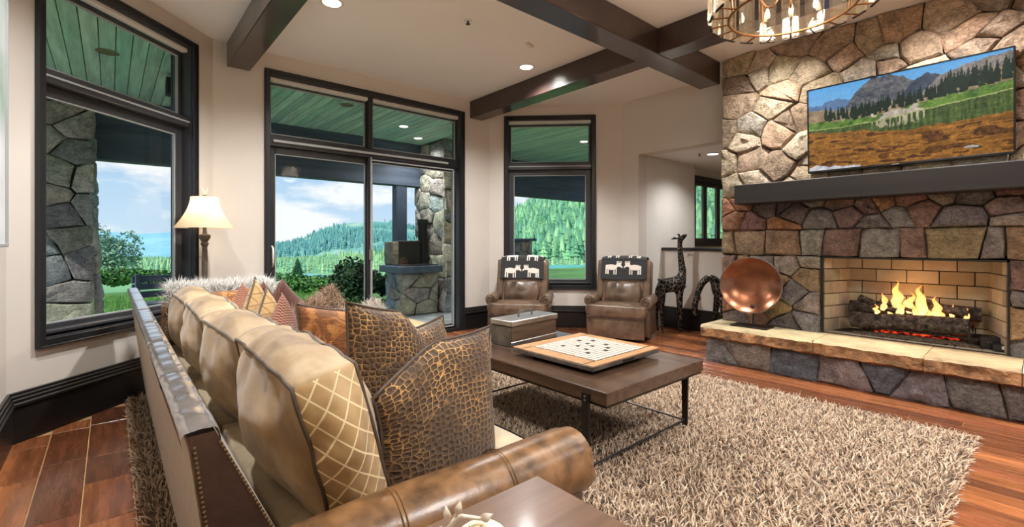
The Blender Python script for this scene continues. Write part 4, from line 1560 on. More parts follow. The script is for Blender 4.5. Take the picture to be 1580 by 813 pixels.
# metal case
cs = empty('metal_case', (2.43, 2.65, TZ), 0.10); tag(cs, 'long metal and wood lidded case with a loop handle on the coffee table', 'case')
cl_, cw, chh = 0.53, 0.21, 0.15
mb = MB(); mb.box((0, 0, chh / 2), (cl_ - .01, cw - .01, chh), None, 0.004); mb.build('body', plain('case_wood', lin(92, 72, 56), 0.45, var=.3, vscale=6, vs=(1, 1, 8)), cs)
mb = MB(); mb.box((0, 0, 0.018), (cl_, cw, 0.036), None, 0.004); mb.build('plinth', m_chrome, cs)
mb = MB(); mb.box((-cl_ / 2, 0, chh / 2), (.006, cw - .008, chh - .02)); mb.build('end_plate', m_steel2, cs)
mb = MB(); mb.box((0, 0, chh + .018), (cl_ + .012, cw + .012, 0.042), None, 0.006); lid = mb.build('lid', m_chrome, cs, smooth=30)
mb = MB(); mb.tube([(-.075, 0, chh + .036), (-.075, 0, chh + .078), (.075, 0, chh + .078), (.075, 0, chh + .036)], 0.009, 8, up=(0, 1, 0)); mb.build('handle', m_steel2, lid, smooth=40)

# ------------------------------------------------------------------ sofa
sofa = empty('sectional_sofa', (0.25, 2.8, 0.012)); tag(sofa, 'long tan and brown leather sectional sofa seen from behind', 'sofa')
sofa.location = (0, 0, 0)
SY0, SY1 = 1.05, 4.58
prof = [(0.205, 0.10), (0.108, 0.885), (0.152, 0.888), (0.345, 0.46), (0.36, 0.10)]
mb = MB()
n = 40
vs = [[mb.bm.verts.new((px, SY0 + (SY1 - SY0) * k / n, pz)) for (px, pz) in prof] for k in range(n + 1)]
for k in range(n):
    for s in range(5):
        mb.face((vs[k][s], vs[k + 1][s], vs[k + 1][(s + 1) % 5], vs[k][(s + 1) % 5]))
mb.face(vs[0]); mb.face(vs[-1][::-1])
mb.build('back', m_sofafab, sofa, smooth=20)
# leather top rail in stitched lengths
NS = 7
for i in range(NS):
    ya = SY0 - 0.012 + (SY1 - SY0 + .012) * i / NS
    yb = SY0 - 0.012 + (SY1 - SY0 + .012) * (i + 1) / NS
    mb = MB()
    rr = random.Random(i)
    def fn(u, v):
        yy = ya + 0.0015 + (yb - ya - 0.003) * v
        sec = [(0.100, 0.866), (0.097, 0.890), (0.103, 0.899), (0.128, 0.903), (0.152, 0.902), (0.159, 0.893), (0.162, 0.868)]
        f = u * 6; k = min(5, int(f)); t = f - k
        x = sec[k][0] + (sec[k + 1][0] - sec[k][0]) * t; z = sec[k][1] + (sec[k + 1][1] - sec[k][1]) * t
        puck = 0.0013 * math.sin(yy * 62 + 2 * noise.noise((yy * 5, x * 30, i))) * (0.4 + abs(noise.noise((yy * 3, i, 0))) * 1.2) * min(1, 9 * min(v, 1 - v))
        return (x, yy, z + puck * (1 if 1 <= f <= 5 else 0) - 0.004 * (max(0, 1 - 14 * min(v, 1 - v))))
    mb.grid(fn, 12, 34)
    mb.build('rail_panel', m_leathertop, sofa, smooth=50)
# dark leather end panel with nailheads
mb = MB()
pe = [(0.207, 0.10), (0.110, 0.888), (0.152, 0.890), (0.348, 0.46), (0.362, 0.10)]
mb.prism([(px, SY0, pz) for (px, pz) in pe], (0, -0.014, 0)); endp = mb.build('end_panel', m_leatherdark, sofa)
mb = MB()
def studs(p, q, step=0.0095, off=0.008, sgn=1):
    a_, b_ = Vector(p), Vector(q)
    L = (b_ - a_).length
    k = int(L / step)
    for i in range(k):
        c = a_ + (b_ - a_) * ((i + .5) / k)
        mb.lathe([(0.0036, 0), (0.0028, 0.0020), (0, 0.0028)], 6, c, Matrix.Rotation(PI / 2, 3, 'X'))
studs((0.157, SY0 - .0145, 0.872), (0.344, SY0 - .0145, 0.462)); studs((0.344, SY0 - .0145, 0.462), (0.354, SY0 - .0145, 0.12)); studs((0.117, SY0 - .0145, 0.872), (0.211, SY0 - .0145, 0.12))
tag(mb.build('nailheads', m_stud, endp), kind='stuff')
# base and seats
mb = MB(); mb.box2((0.30, 1.10, 0.10), (1.24, 4.55, 0.30), 0.01); mb.build('base', m_leatherdark, sofa)
mb = MB(); mb.box2((1.20, 3.62, 0.10), (2.34, 4.55, 0.28), 0.02); mb.build('chaise_base', m_armleather, sofa)


def puffy(mb, c, dims, rot=None, n=10, k=0.3, bulge=0.0, wr=0.0, seed=0, axis=0):
    """rounded puffy box; bulge swells the faces of the thin axis"""
    C = Vector(c)
    def m3(p):
        q = Vector(p)
        s = q.normalized() * 1.18
        r = q * (1 - k) + s * k
        oth = [i for i in range(3) if i != axis]
        bl = (1 - q[oth[0]] ** 2) * (1 - q[oth[1]] ** 2)
        r[axis] *= 1 + bulge * bl
        v = Vector([r[i] * dims[i] / 2 for i in range(3)])
        if wr:
            v += q.normalized() * wr * (noise.noise((v.x * 9 + seed, v.y * 9, v.z * 9)) + (0.45 * noise.noise((v.x * 10 + seed, v.y * 26, v.z * 14)) if wr > .012 else 0))
        if rot is not None: v = rot @ v
        return C + v
    cache = {}
    def vert(p):
        key = tuple(round(x * 1000) for x in p)
        if key not in cache: cache[key] = mb.bm.verts.new(m3(p))
        return cache[key]
    for ax in range(3):
        for sg in (-1, 1):
            o1, o2 = [i for i in range(3) if i != ax]
            for i in range(n):
                for j in range(n):
                    ps = []
                    for (ii, jj) in ((i, j), (i + 1, j), (i + 1, j + 1), (i, j + 1)):
                        p = [0, 0, 0]; p[ax] = sg; p[o1] = -1 + 2 * ii / n; p[o2] = -1 + 2 * jj / n
                        ps.append(vert(p))
                    f = mb.face(ps)
                    if f and wants_quilt(ax, sg, i, j, n): f.material_index = 1
    return m3


wants_quilt = lambda ax, sg, i, j, n: False
for (ya, yb) in ((1.22, 2.36), (2.36, 3.50), (3.50, 4.54)):
    mb = MB(); puffy(mb, (0.81, (ya + yb) / 2, 0.375), (0.92, yb - ya - .006, 0.17), None, 10, 0.12, 0.12, 0.004, ya, 2); mb.build('seat_cushion', m_seat, sofa, smooth=180)
mb = MB(); puffy(mb, (1.81, 4.08, 0.365), (1.08, 0.94, 0.19), None, 12, 0.12, 0.14, 0.006, 3, 2); sc_ = mb.build('chaise_cushion', plain('chaise_leather', lin(186, 158, 116), 0.5, var=.15, vscale=6, bs=.2, bscale=50), sofa, smooth=180)
mb = MB(); mb.tube([(1.29, 3.612, 0.415), (1.81, 3.598, 0.42), (2.325, 3.615, 0.415), (2.352, 3.65, .415), (2.355, 4.08, .42), (2.345, 4.5, .415)], 0.006, 6); mb.build('welt', m_pipe, sc_, smooth=60)
# far low back of the return
mb = MB(); mb.box2((0.30, 4.40, 0.10), (1.10, 4.58, 0.80), 0.05, 3); mb.build('return_back', m_armleather, sofa, smooth=40)
# near rolled arm
AY, AZ, AR = 1.115, 0.488, 0.112
mb = MB()
pth, rad = [], []
for t in np.linspace(0, 1, 25):
    X = 0.30 + (1.235 - 0.30) * t
    pth.append((X, AY + 0.004 * math.sin(t * 9), AZ - 0.004 + 0.006 * math.sin(t * 5)))
    rad.append(AR * (0.97 + 0.035 * t))
pth += [(1.247, AY, AZ), (1.253, AY, AZ)]; rad += [AR * .97, AR * .86]
mb.tube(pth, rad, 28, up=(0, 0, 1)); arm_o = mb.build('arm_roll', m_armleather, sofa, smooth=50)
for X in (0.55, 0.562, 0.90, 0.912):
    mb = MB()
    rr_ = AR * (0.97 + 0.035 * (X - .3) / .985) + 0.0012
    mb.tube([(X + 0.03 * math.sin(a) * 0.3, AY + rr_ * math.sin(a), AZ + rr_ * math.cos(a)) for a in np.linspace(0, 2 * PI, 32, endpoint=False)], 0.0016, 4, closed=True)
    mb.build('seam', m_stud, arm_o, smooth=60)
mb = MB(); mb.box2((0.34, 1.03, 0.10), (1.22, 1.20, 0.46), 0.02, 2); mb.build('arm_panel', m_leatherdark, sofa, smooth=40)
for (X, Y) in ((0.32, 1.12), (1.2, 1.12), (0.32, 4.5), (1.2, 2.6), (2.26, 3.7), (2.26, 4.45)):
    mb = MB(); mb.lathe([(0.03, 0.012), (0.036, 0.10), (0.02, 0.105)], 10, (X, Y, 0)); mb.build('foot', m_base, sofa)

# back cushions
CUY = [1.255 + 0.805 * i for i in range(5)]
cush_lab = ['gold velvet box back cushion with quilted end, nearest the camera', 'gold velvet box back cushion second from the near sofa arm', 'gold velvet box back cushion third from the near sofa arm', 'gold velvet box back cushion farthest from the near sofa arm']
for i in range(4):
    lean = -0.24
    rot = Matrix.Rotation(lean, 3, 'Y') @ Matrix.Rotation((-0.02, 0.03, -0.02, 0.02)[i], 3, 'Z')
    c = (0.495, (CUY[i] + CUY[i + 1]) / 2, 0.682 - (0.0, 0.018, 0.02, 0.025)[i])
    mb = MB()
    wants_quilt = (lambda ax, sg, ii, jj, n: ax == 1 and sg == -1) if i == 0 else (lambda ax, sg, ii, jj, n: False)
    m3 = puffy(mb, (0, 0, 0), (0.19, 0.88, 0.49), None, 22, 0.42, 0.75, 0.015, i * 5.3, 0)
    o = mb.build('back_cushion', [m_cush, m_quilt], None, smooth=180)
    o.matrix_world = Matrix.Translation(c) @ rot.to_4x4()
    tag(o, cush_lab[i], 'cushion', 'back cushions on the sofa')
    for sg in (-1, 1):
        pts = []
        for t in np.linspace(0, 4, 72, endpoint=False):
            s = int(t); f = (t - s) * 2 - 1
            yz = [(f, -1), (1, f), (-f, 1), (-1, -f)][s]
            pts.append(m3((sg, yz[0], yz[1])))
        mb = MB(); mb.tube(pts, 0.0062, 6, closed=True); mb.build('piping', m_pipegrey if i else m_pipe, o, smooth=60)
wants_quilt = lambda ax, sg, i, j, n: False


# ------------------------------------------------------------------ throw pillows
def pillow(name, w, h, t, mat, pos, az, lean, roll, label, pipe=None, seed=0, grp=None, fur=None, hug=0.10, droop=0.0):
    mb = MB()
    n = 18
    def P(u, v, s):
        a, b = 2 * u - 1, 2 * v - 1
        x = w / 2 * a * (1 - hug * (1 - abs(b) ** 2.0) * abs(a))
        y = h / 2 * b * (1 - hug * (1 - abs(a) ** 2.0) * abs(b))
        y -= abs(droop) * h * max(0, -a if droop > 0 else a) ** 1.3 * max(0, b + .3) / 1.3
        e = max(0, (1 - a ** 4)) ** 0.6 * max(0, (1 - b ** 4)) ** 0.6
        z = s * (t / 2) * e * (0.75 + 0.25 * (1 - a * a) * (1 - b * b)) + 0.012 * noise.noise((a * 1.7 + seed, b * 1.7, s)) * e + 0.02 * noise.noise((a * .8 + seed, b * .8, 5))
        return (x, y, z)
    mb.grid(lambda u, v: P(u, v, 1), n, n)
    mb.grid(lambda u, v: P(1 - u, v, -1), n, n)
    o = mb.build(name, mat, None, smooth=180, merge=0.0006)
    rot = Matrix.Rotation(az, 3, 'Z') @ Matrix.Rotation(PI / 2 - lean, 3, 'X') @ Matrix.Rotation(roll, 3, 'Z')
    o.matrix_world = Matrix.Translation(pos) @ rot.to_4x4()
    tag(o, label, 'pillow', grp or 'throw pillows on the sofa')
    if pipe:
        pts = [P(f, 0, 1) for f in np.linspace(0, 1, 14)[:-1]] + [P(1, f, 1) for f in np.linspace(0, 1, 14)[:-1]] + [P(1 - f, 1, 1) for f in np.linspace(0, 1, 14)[:-1]] + [P(0, 1 - f, 1) for f in np.linspace(0, 1, 14)[:-1]]
        mb = MB(); mb.tube(pts, 0.0055, 6, closed=True); mb.build('piping', pipe, o, smooth=60)
    if fur:
        N = fur.get('n', 7000)
        r2 = np.random.default_rng(seed + 1)
        B, Nn = [], []
        for k in range(N):
            u, v, s = r2.uniform(0.0, 1.0), r2.uniform(0.0, 1.0), r2.choice((-1, 1))
            p = Vector(P(u, v, s)); px = Vector(P(min(1, u + .02), v, s)) - Vector(P(max(0, u - .02), v, s)); py = Vector(P(u, min(1, v + .02), s)) - Vector(P(u, max(0, v - .02), s))
            nn = px.cross(py)
            if nn.z * s < 0: nn = -nn
            nn = nn.normalized() + Vector(((2 * u - 1) * .5, (2 * v - 1) * .5, 0))
            B.append(p); Nn.append(nn)
        V, Fc, own = strands(np.array(B), np.array(Nn), fur['len'], fur['w'], 1.0, seed)
        pal = np.array([lin(*c)[:3] for c in fur['cols']])
        vv_ = np.array([b.y / h + .5 for b in B])
        band = np.clip((vv_ * len(pal) + r2.normal(size=N) * .45).astype(int), 0, len(pal) - 1)
        tag(from_np('fur', V, Fc, m_fur, o, pal[band][own] * r2.uniform(.8, 1.1, N)[own][:, None], True), kind='stuff')
    return o


# az: turn of the face about the vertical (0 = facing -Y), lean back, roll in its own plane
pillow('throw_pillow', 0.56, 0.56, 0.17, m_croc, (0.86, 1.36, 0.655), 0.22, 0.12, -0.06, 'brown crocodile-pattern velvet pillow standing against the near leather arm', m_pipe, 1, droop=0.30)
pillow('throw_pillow', 0.48, 0.56, 0.17, m_croc, (0.845, 1.66, 0.725), 0.22, 0.12, -0.14, 'brown crocodile-pattern velvet pillow with one raised corner, tallest of the pillows', m_pipe, 2, droop=-0.55)
pillow('throw_pillow', 0.50, 0.50, 0.15, m_croc, (1.02, 1.80, 0.64), 0.3, 0.25, 0.05, 'brown crocodile-pattern velvet pillow mostly hidden behind the two others', m_pipe, 3)
pillow('throw_pillow', 0.50, 0.48, 0.17, m_toile, (0.85, 2.20, 0.705), 0.22, 0.22, -0.14, 'rust and gold floral pillow in the middle of the sofa', m_pipe, 4, droop=-0.30)
pillow('throw_pillow', 0.50, 0.50, 0.15, m_toile, (0.92, 1.92, 0.57), 0.4, 0.55, 0.1, 'gold ribbed floral pillow lying low beside the tallest pillow', m_pipe, 14)
pillow('throw_pillow', 0.42, 0.42, 0.15, m_basket, (0.68, 2.56, 0.70), 1.05, 0.15, 0.55, 'dark red woven pillow just behind the rust floral pillow', None, 5)
pillow('throw_pillow', 0.42, 0.42, 0.15, m_gold, (0.67, 2.84, 0.70), 1.0, 0.12, 0.62, 'gold diamond-stitched pillow nearest the back cushions', m_pipe, 6)
pillow('throw_pillow', 0.46, 0.46, 0.15, m_gold, (0.68, 3.14, 0.71), 1.0, 0.10, 0.70, 'gold diamond-stitched pillow standing on its corner with a dark seam', m_pipe, 7)
pillow('throw_pillow', 0.48, 0.48, 0.15, m_weave, (0.90, 3.36, 0.67), 0.3, 0.15, 0.78, 'plain brick red woven pillow with its peak before the sliding door', None, 8)
pillow('throw_pillow', 0.42, 0.42, 0.14, m_weave, (0.86, 3.80, 0.66), 0.3, 0.10, 0.75, 'brick red pillow peeking out beside the door frame', None, 9)
pillow('throw_pillow', 0.50, 0.40, 0.14, m_basket, (0.90, 2.42, 0.57), 0.4, 0.60, 0.1, 'dark red basket-weave pillow lying behind the rust floral pillow', None, 10)
pillow('throw_pillow', 0.40, 0.40, 0.14, m_basket, (0.72, 3.80, 0.68), 1.0, 0.05, 0.6, 'dark red woven pillow beside the far rust pillow', None, 11)
pillow('throw_pillow', 0.46, 0.42, 0.14, m_toile, (0.70, 4.16, 0.68), 0.30, 0.12, 0.0, 'rust leather-look pillow under the white fur throw', None, 12)
pillow('throw_pillow', 0.46, 0.42, 0.18, m_rugback, (1.02, 3.02, 0.69), 0.35, 0.35, 0.35, 'tan and white fur pillow, the higher of the two', None, 21, fur={'n': 6000, 'len': .045, 'w': .0022, 'cols': ((206, 190, 166), (226, 216, 200), (186, 150, 112), (150, 112, 80))})
pillow('throw_pillow', 0.50, 0.42, 0.18, m_rugback, (1.10, 2.62, 0.66), 0.35, 0.40, 0.1, 'tan and white fur pillow, the lower and nearer of the two', None, 22, fur={'n': 6500, 'len': .045, 'w': .0022, 'cols': ((170, 136, 100), (206, 182, 150), (232, 226, 216), (206, 194, 176))})

# fur throw over the far low back
mb = MB()
def throwf(u, v):
    sec = [(4.385, 0.55), (4.375, 0.70), (4.385, 0.81), (4.44, 0.845), (4.52, 0.845), (4.59, 0.81), (4.60, 0.6)]
    f = v * 6; k = min(5, int(f)); t = f - k
    y = sec[k][0] + (sec[k + 1][0] - sec[k][0]) * t; z = sec[k][1] + (sec[k + 1][1] - sec[k][1]) * t
    return (0.34 + 0.72 * u, y + .015 * noise.noise((u * 4, v * 4, 2)), z + 0.02 * noise.noise((u * 5, v * 3, 0)) + .015)
mb.grid(throwf, 20, 24)
ft = mb.build('fur_throw', m_rugback, None, smooth=180); tag(ft, 'white and grey fur throw over the far end of the sofa', 'throw')
r2 = np.random.default_rng(31)
N = 9000
us, vs_ = r2.uniform(0, 1, N), r2.uniform(0, 1, N)
B = np.array([throwf(u, v) for u, v in zip(us, vs_)])
Bn = np.array([Vector(throwf(min(1, u + .01), v)) - Vector(throwf(max(0, u - .01), v)) for u, v in zip(us, vs_)])
Bm = np.array([Vector(throwf(u, min(1, v + .01))) - Vector(throwf(u, max(0, v - .01))) for u, v in zip(us, vs_)])
nn = np.cross(Bn, Bm); nn /= np.linalg.norm(nn, axis=1, keepdims=True)
V, Fc, own = strands(B, nn + r2.normal(size=(N, 3)) * .25, 0.085, 0.0026, 0.9, 8)
pal = np.array([lin(*c)[:3] for c in ((206, 202, 196), (176, 170, 162), (128, 116, 102), (92, 80, 68))])
cidx = np.clip((np.abs(vs_ - .5) * 3.2 + r2.normal(size=N) * .6).astype(int), 0, 3)
tag(from_np('hair', V, Fc, m_fur, ft, pal[cidx][own], True), kind='stuff')

# ------------------------------------------------------------------ end table and porcelain branch
et = empty('end_table', (0.55, 0.45, 0.0)); tag(et, 'smooth brown wooden end table beside the near sofa arm', 'table')
et.location = (0, 0, 0)
EX0, EX1, EY0, EY1, EZ = 0.30, 0.935, 0.30, 0.968, 0.575
mb = MB(); mb.box2((EX0, EY0, EZ - 0.04), (EX1, EY1, EZ), 0.004); mb.build('tabletop', m_endtable, et, smooth=30)
mb = MB(); mb.box2((EX0 + .03, EY0 + .03, EZ - 0.13), (EX1 - .03, EY1 - .03, EZ - 0.04)); mb.build('apron', m_endtable, et)
for X in (EX0 + .05, EX1 - .05):
    for Y in (EY0 + .05, EY1 - .05):
        mb = MB(); mb.box2((X - .025, Y - .025, 0.013), (X + .025, Y + .025, EZ - .04), 0.004); mb.build('leg', m_endtable, et)


def leaf(mb, p, d, L, Wd, up):
    d = Vector(d).normalized(); u = Vector(up); sd = d.cross(u).normalized(); u = sd.cross(d)
    P0 = Vector(p)
    n = 8
    rows = []
    for i in range(n + 1):
        t = i / n
        wv = Wd * math.sin(PI * t ** 0.8) + 0.0004
        c = P0 + d * L * t + u * 0.006 * math.sin(PI * t)
        rows.append([mb.bm.verts.new(c - sd * wv), mb.bm.verts.new(c + u * .003 + sd * 0), mb.bm.verts.new(c + sd * wv), mb.bm.verts.new(c - u * .0035)])
    for i in range(n):
        for k in range(4):
            mb.face((rows[i][k], rows[i][(k + 1) % 4], rows[i + 1][(k + 1) % 4], rows[i + 1][k]))


pb = empty('porcelain_branch', (0.595, 0.87, EZ)); tag(pb, 'cream porcelain branch ornament with leaves and a flower on the end table', 'ornament')
mb = MB(); mb.lathe([(0.0, 0), (0.05, 0.0), (0.055, 0.006), (0.048, 0.012), (0.0, 0.014)], 20, (0.05, -0.02, 0)); mb.build('dish', m_cream, pb, smooth=50)
RT, FW = Vector((0.756, -0.6547, 0)), Vector((0.6547, 0.756, 0))
def loc2(r, f, z): return tuple(RT * r + FW * f + Vector((0, 0, z)))
mb = MB(); mb.tube([loc2(-0.035, 0, 0.012), loc2(-0.022, 0.0, 0.030), loc2(-0.008, 0.0, 0.050), loc2(0.006, 0.0, 0.056), loc2(0.03, 0.0, 0.053), loc2(0.052, 0.0, 0.050)], [0.007, .006, .0055, .005, .0045, .004], 8); br = mb.build('branch', m_cream, pb, smooth=60)
mb = MB(); mb.tube([loc2(-0.008, 0, 0.050), loc2(-0.004, 0, 0.064)], 0.004, 6); mb.build('twig', m_cream, pb, smooth=60)
for (r0, z0, dr, dz, L, w_) in ((-0.022, 0.046, -0.25, 1, 0.036, 0.0085), (-0.004, 0.060, 0.25, 1, 0.032, 0.0085), (0.048, 0.050, 0.9, 0.35, 0.03, 0.010), (-0.05, 0.012, -1, .25, 0.035, 0.011)):
    mb = MB(); leaf(mb, loc2(r0, 0, z0), RT * dr + Vector((0, 0, dz)), L, w_, -FW + Vector((0, 0, .2))); mb.build('leaf', m_cream, pb, smooth=50)
mb = MB()
for k in range(5):
    a = 2 * PI * k / 5
    leaf(mb, loc2(-0.045, -0.01, 0.028), RT * math.cos(a) + Vector((0, 0, math.sin(a) * .7)) - FW * .4, 0.024, 0.010, -FW)
mb.build('flower', m_cream, pb, smooth=50)
mb = MB(); mb.lathe([(0, 0), (0.022, 0.002), (0.026, 0.012), (0.020, 0.024), (0.0, 0.03)], 16, loc2(0.045, -0.005, 0.008)); mb.build('bud', plain('pale_gold', lin(226, 206, 160), 0.3), pb, smooth=60)
for rr_ in (0.026, 0.052):
    mb = MB(); mb.lathe([(0, 0), (.003, .001), (.004, .004), (.003, .007), (0, .008)], 8, loc2(rr_, -0.012, 0.034)); mb.build('bead', m_chrome, pb, smooth=60)

# ------------------------------------------------------------------ recliners
def make_recliner():
    """faces local -Y, origin at the middle of the front on the floor"""
    r = empty('recliner')
    mb = MB(); mb.box2((-0.34, 0.03, 0.03), (0.34, 0.66, 0.34), 0.02, 2); mb.build('base', m_leather, r, smooth=40)
    mb = MB(); mb.grid(lambda u, v: (-0.375 + 0.75 * u, 0.0 + 0.012 * math.sin(v * PI) * -1 + 0.03 * (abs(2 * u - 1)) ** 8, 0.035 + 0.255 * v), 16, 8)
    mb.grid(lambda u, v: (-0.375 + 0.75 * u, 0.0 + 0.06 * v + 0.03 * (abs(2 * u - 1)) ** 8, 0.29), 16, 2)
    mb.box((0, 0.05, 0.16), (0.745, 0.06, 0.25)); mb.build('footrest_panel', m_leather, r, smooth=40)
    mb = MB(); puffy(mb, (0, 0.27, 0.375), (0.80, 0.58, 0.155), None, 12, 0.22, 0.25, 0.006, 1, 2); mb.build('seat_cushion', m_leather, r, smooth=180)
    mb = MB(); puffy(mb, (0, 0.045, 0.375), (0.80, 0.13, 0.150), None, 10, 0.2, 0.1, 0.003, 2, 1); mb.build('seat_front', m_leather, r, smooth=180)
    rot = Matrix.Rotation(-0.20, 3, 'X')
    mb = MB(); puffy(mb, (0, 0.56, 0.70), (0.62, 0.20, 0.66), rot, 14, 0.16, 0.25, 0.008, 3, 1); bk = mb.build('back', m_leather, r, smooth=180)
    mb = MB(); puffy(mb, (0, 0.46, 0.57), (0.50, 0.16, 0.30), rot, 12, 0.25, 0.5, 0.022, 7, 1); mb.build('lumbar_pad', m_leather, bk, smooth=180)
    for s in (-1, 1):
        mb = MB(); puffy(mb, (s * 0.325, 0.55, 0.74), (0.09, 0.20, 0.56), rot, 8, 0.25, 0.1, 0.003, 5 + s, 0); mb.build('back_wing', m_leather, bk, smooth=180)
        # rolled arm
        mb = MB()
        pth = [(s * 0.385, 0.115, 0.485), (s * 0.385, 0.125, 0.485), (s * 0.385, 0.35, 0.49), (s * 0.38, 0.60, 0.50)]
        mb.tube(pth, [0.070, 0.078, 0.076, 0.07], 20, up=(0, 0, 1))
        ar = mb.build('arm', m_leather, r, smooth=50)
        mb = MB(); mb.box2((s * 0.385 - .05, 0.13, 0.05), (s * 0.385 + .035, 0.62, 0.46), 0.02, 2); mb.build('arm_side', m_leather, ar, smooth=40)
        # scroll face: spiral welt
        mb = MB()
        pts = []
        for t in np.linspace(0, 1, 36):
            a = s * (t * 3.6 * PI) + PI / 2
            rr_ = 0.068 * (1 - 0.82 * t)
            pts.append((s * 0.385 + rr_ * math.cos(a), 0.108, 0.485 + rr_ * math.sin(a)))
        mb.tube(pts, 0.0075, 6); mb.build('scroll', m_leather, ar, smooth=60)
    mb = MB(); mb.tube([(-0.38, -0.012, 0.295), (0.38, -0.012, 0.295)], 0.006, 6); mb.build('welt', m_leatherdark, r, smooth=60)
    for s in (-1, 1):
        for yy in (0.08, 0.58):
            mb = MB(); mb.lathe([(0.025, 0.0), (0.03, 0.035), (0.0, 0.036)], 10, (s * 0.28, yy, 0)); mb.build('foot', m_base, r)
    return r


def place(o, front_l, front_r, z=0.0):
    a, b = Vector((*front_l, 0)), Vector((*front_r, 0))
    d = (b - a).normalized()
    o.location = (*((a + b) / 2).xy, z)
    o.rotation_euler = (0, 0, math.atan2(d.y, d.x))


rec1 = make_recliner()
tag(rec1, 'brown leather recliner in front of the tall window', 'armchair', 'leather recliners')
rec2 = copy_tree(rec1); rec2['label'] = 'brown leather recliner beside the giraffe sculptures'
place(rec1, (3.745, 4.865), (4.245, 4.205), 0.0)
for rc in (rec1, rec2): rc.scale = (0.96, 0.92, 0.98)
place(rec2, (4.665, 3.96), (4.965, 3.20), 0.0)


def moose_img(w, h, phase):
    """rows run down the cloth: v=0 front hem"""
    img = np.zeros((h, w, 3)); img[:] = lin(50, 50, 52)[:3]
    rr = np.random.default_rng(3)
    img *= rr.uniform(.75, 1.3, (h, w, 1))
    cream = np.array(lin(226, 218, 206)[:3])
    u = np.linspace(0, 1, w)[None, :].repeat(h, 0) * 0.66
    v = np.linspace(0, 1, h)[:, None].repeat(w, 1) * 0.80
    m = np.zeros((h, w), bool)
    for row in range(4):
        for k in range(2):
            sg = 1 if k == 0 else -1
            cx_ = 0.165 + 0.33 * k; cy_ = 0.11 + phase + row * 0.235
            X = (u - cx_) * sg; Y = v - cy_
            if row % 2: X = -X
            m |= (np.abs(X + .01) < .085) & (np.abs(Y - .005) < .030 + .008 * np.cos((X + .01) * 30))
            for lx in (-.085, -.055, .035, .065):
                m |= (np.abs(X - lx) < .0095) & (Y < 0) & (Y > -.09)
            m |= ((X - .105) ** 2 / .035 ** 2 + (Y - .035) ** 2 / .022 ** 2 < 1)
            m |= (np.abs((Y - .022) + .5 * (X - .128)) < .013) & (np.abs(X - .128) < .026)
            m |= (np.abs((Y - .03) - .3 * (X - .08)) < .02) & (np.abs(X - .08) < .03)
            for ax_ in (.07, .09, .112, .13):
                m |= (np.abs(X - ax_ - (Y - .05) * .15) < .0055) & (Y > .045) & (Y < .088)
            m |= (np.abs(X - .10) < .034) & (np.abs(Y - .062) < .006)
    img[m] = cream
    return img


def blanket(parent_obj, label, phase, sag):
    w, h = 130, 150
    img = moose_img(w, h, phase)
    V = []
    for j in range(h):
        v = j / (h - 1)
        for i in range(w):
            u = i / (w - 1)
            x = -0.315 + 0.63 * u
            # section through the tilted back: front face, over the crown, down behind
            s = v * 0.80
            if s < 0.27: p = (0.463 - 0.01 + (s) * 0.16, 0.755 + s * 0.985)
            elif s < 0.50:
                a = (s - 0.27) / 0.23 * PI
                p = (0.60 - 0.105 * math.cos(a), 1.018 + 0.062 * math.sin(a) ** .8)
            else: p = (0.716 - (s - .5) * 0.14, 1.02 - (s - 0.50))
            e = max(0, 1 - s / .27)
            y = p[0] - 0.012 - 0.012 * noise.noise((x * 5, s * 6, phase * 9)) - 0.02 * e
            z = p[1] + 0.010 * noise.noise((x * 4, s * 3, phase * 5)) - sag * e * (x / .33) ** 2 * (1 if x > 0 else .3) + (-0.02 * (abs(x) / .33) ** 4 if .25 < s < .52 else 0)
            V.append((x, y, z))
    V = np.array(V)
    idx = np.arange(w * h).reshape(h, w)
    Fq = np.stack([idx[:-1, :-1], idx[:-1, 1:], idx[1:, 1:], idx[1:, :-1]], -1).reshape(-1, 4)
    o = from_np('moose_blanket', V, Fq, m_print, None, img.reshape(-1, 3), True)
    o.location = parent_obj.location; o.rotation_euler = parent_obj.rotation_euler; o.scale = parent_obj.scale
    md = o.modifiers.new('thickness', 'SOLIDIFY'); md.thickness = 0.008; md.offset = -1
    tag(o, label, 'blanket', 'animal blankets on the recliners')


blanket(rec1, 'black and cream animal-patterned blanket over the recliner by the window', 0.0, 0.0)
blanket(rec2, 'black and cream animal-patterned blanket over the recliner by the giraffes', 0.055, -0.03)

# ------------------------------------------------------------------ giraffe sculptures
def skin(name, verts, edges, radii, mat, parent=None, sub=2):
    me = bpy.data.meshes.new(name)
    me.from_pydata(verts, edges, [])
    me.materials.append(mat)
    o = inst(name, me, parent)
    md = o.modifiers.new('skin', 'SKIN')
    md.use_smooth_shade = True
    for i, r in enumerate(radii):
        me.skin_vertices[0].data[i].radius = (r, r)
    me.skin_vertices[0].data[0].use_root = True
    s = o.modifiers.new('sub', 'SUBSURF'); s.levels = sub; s.render_levels = sub
    return o


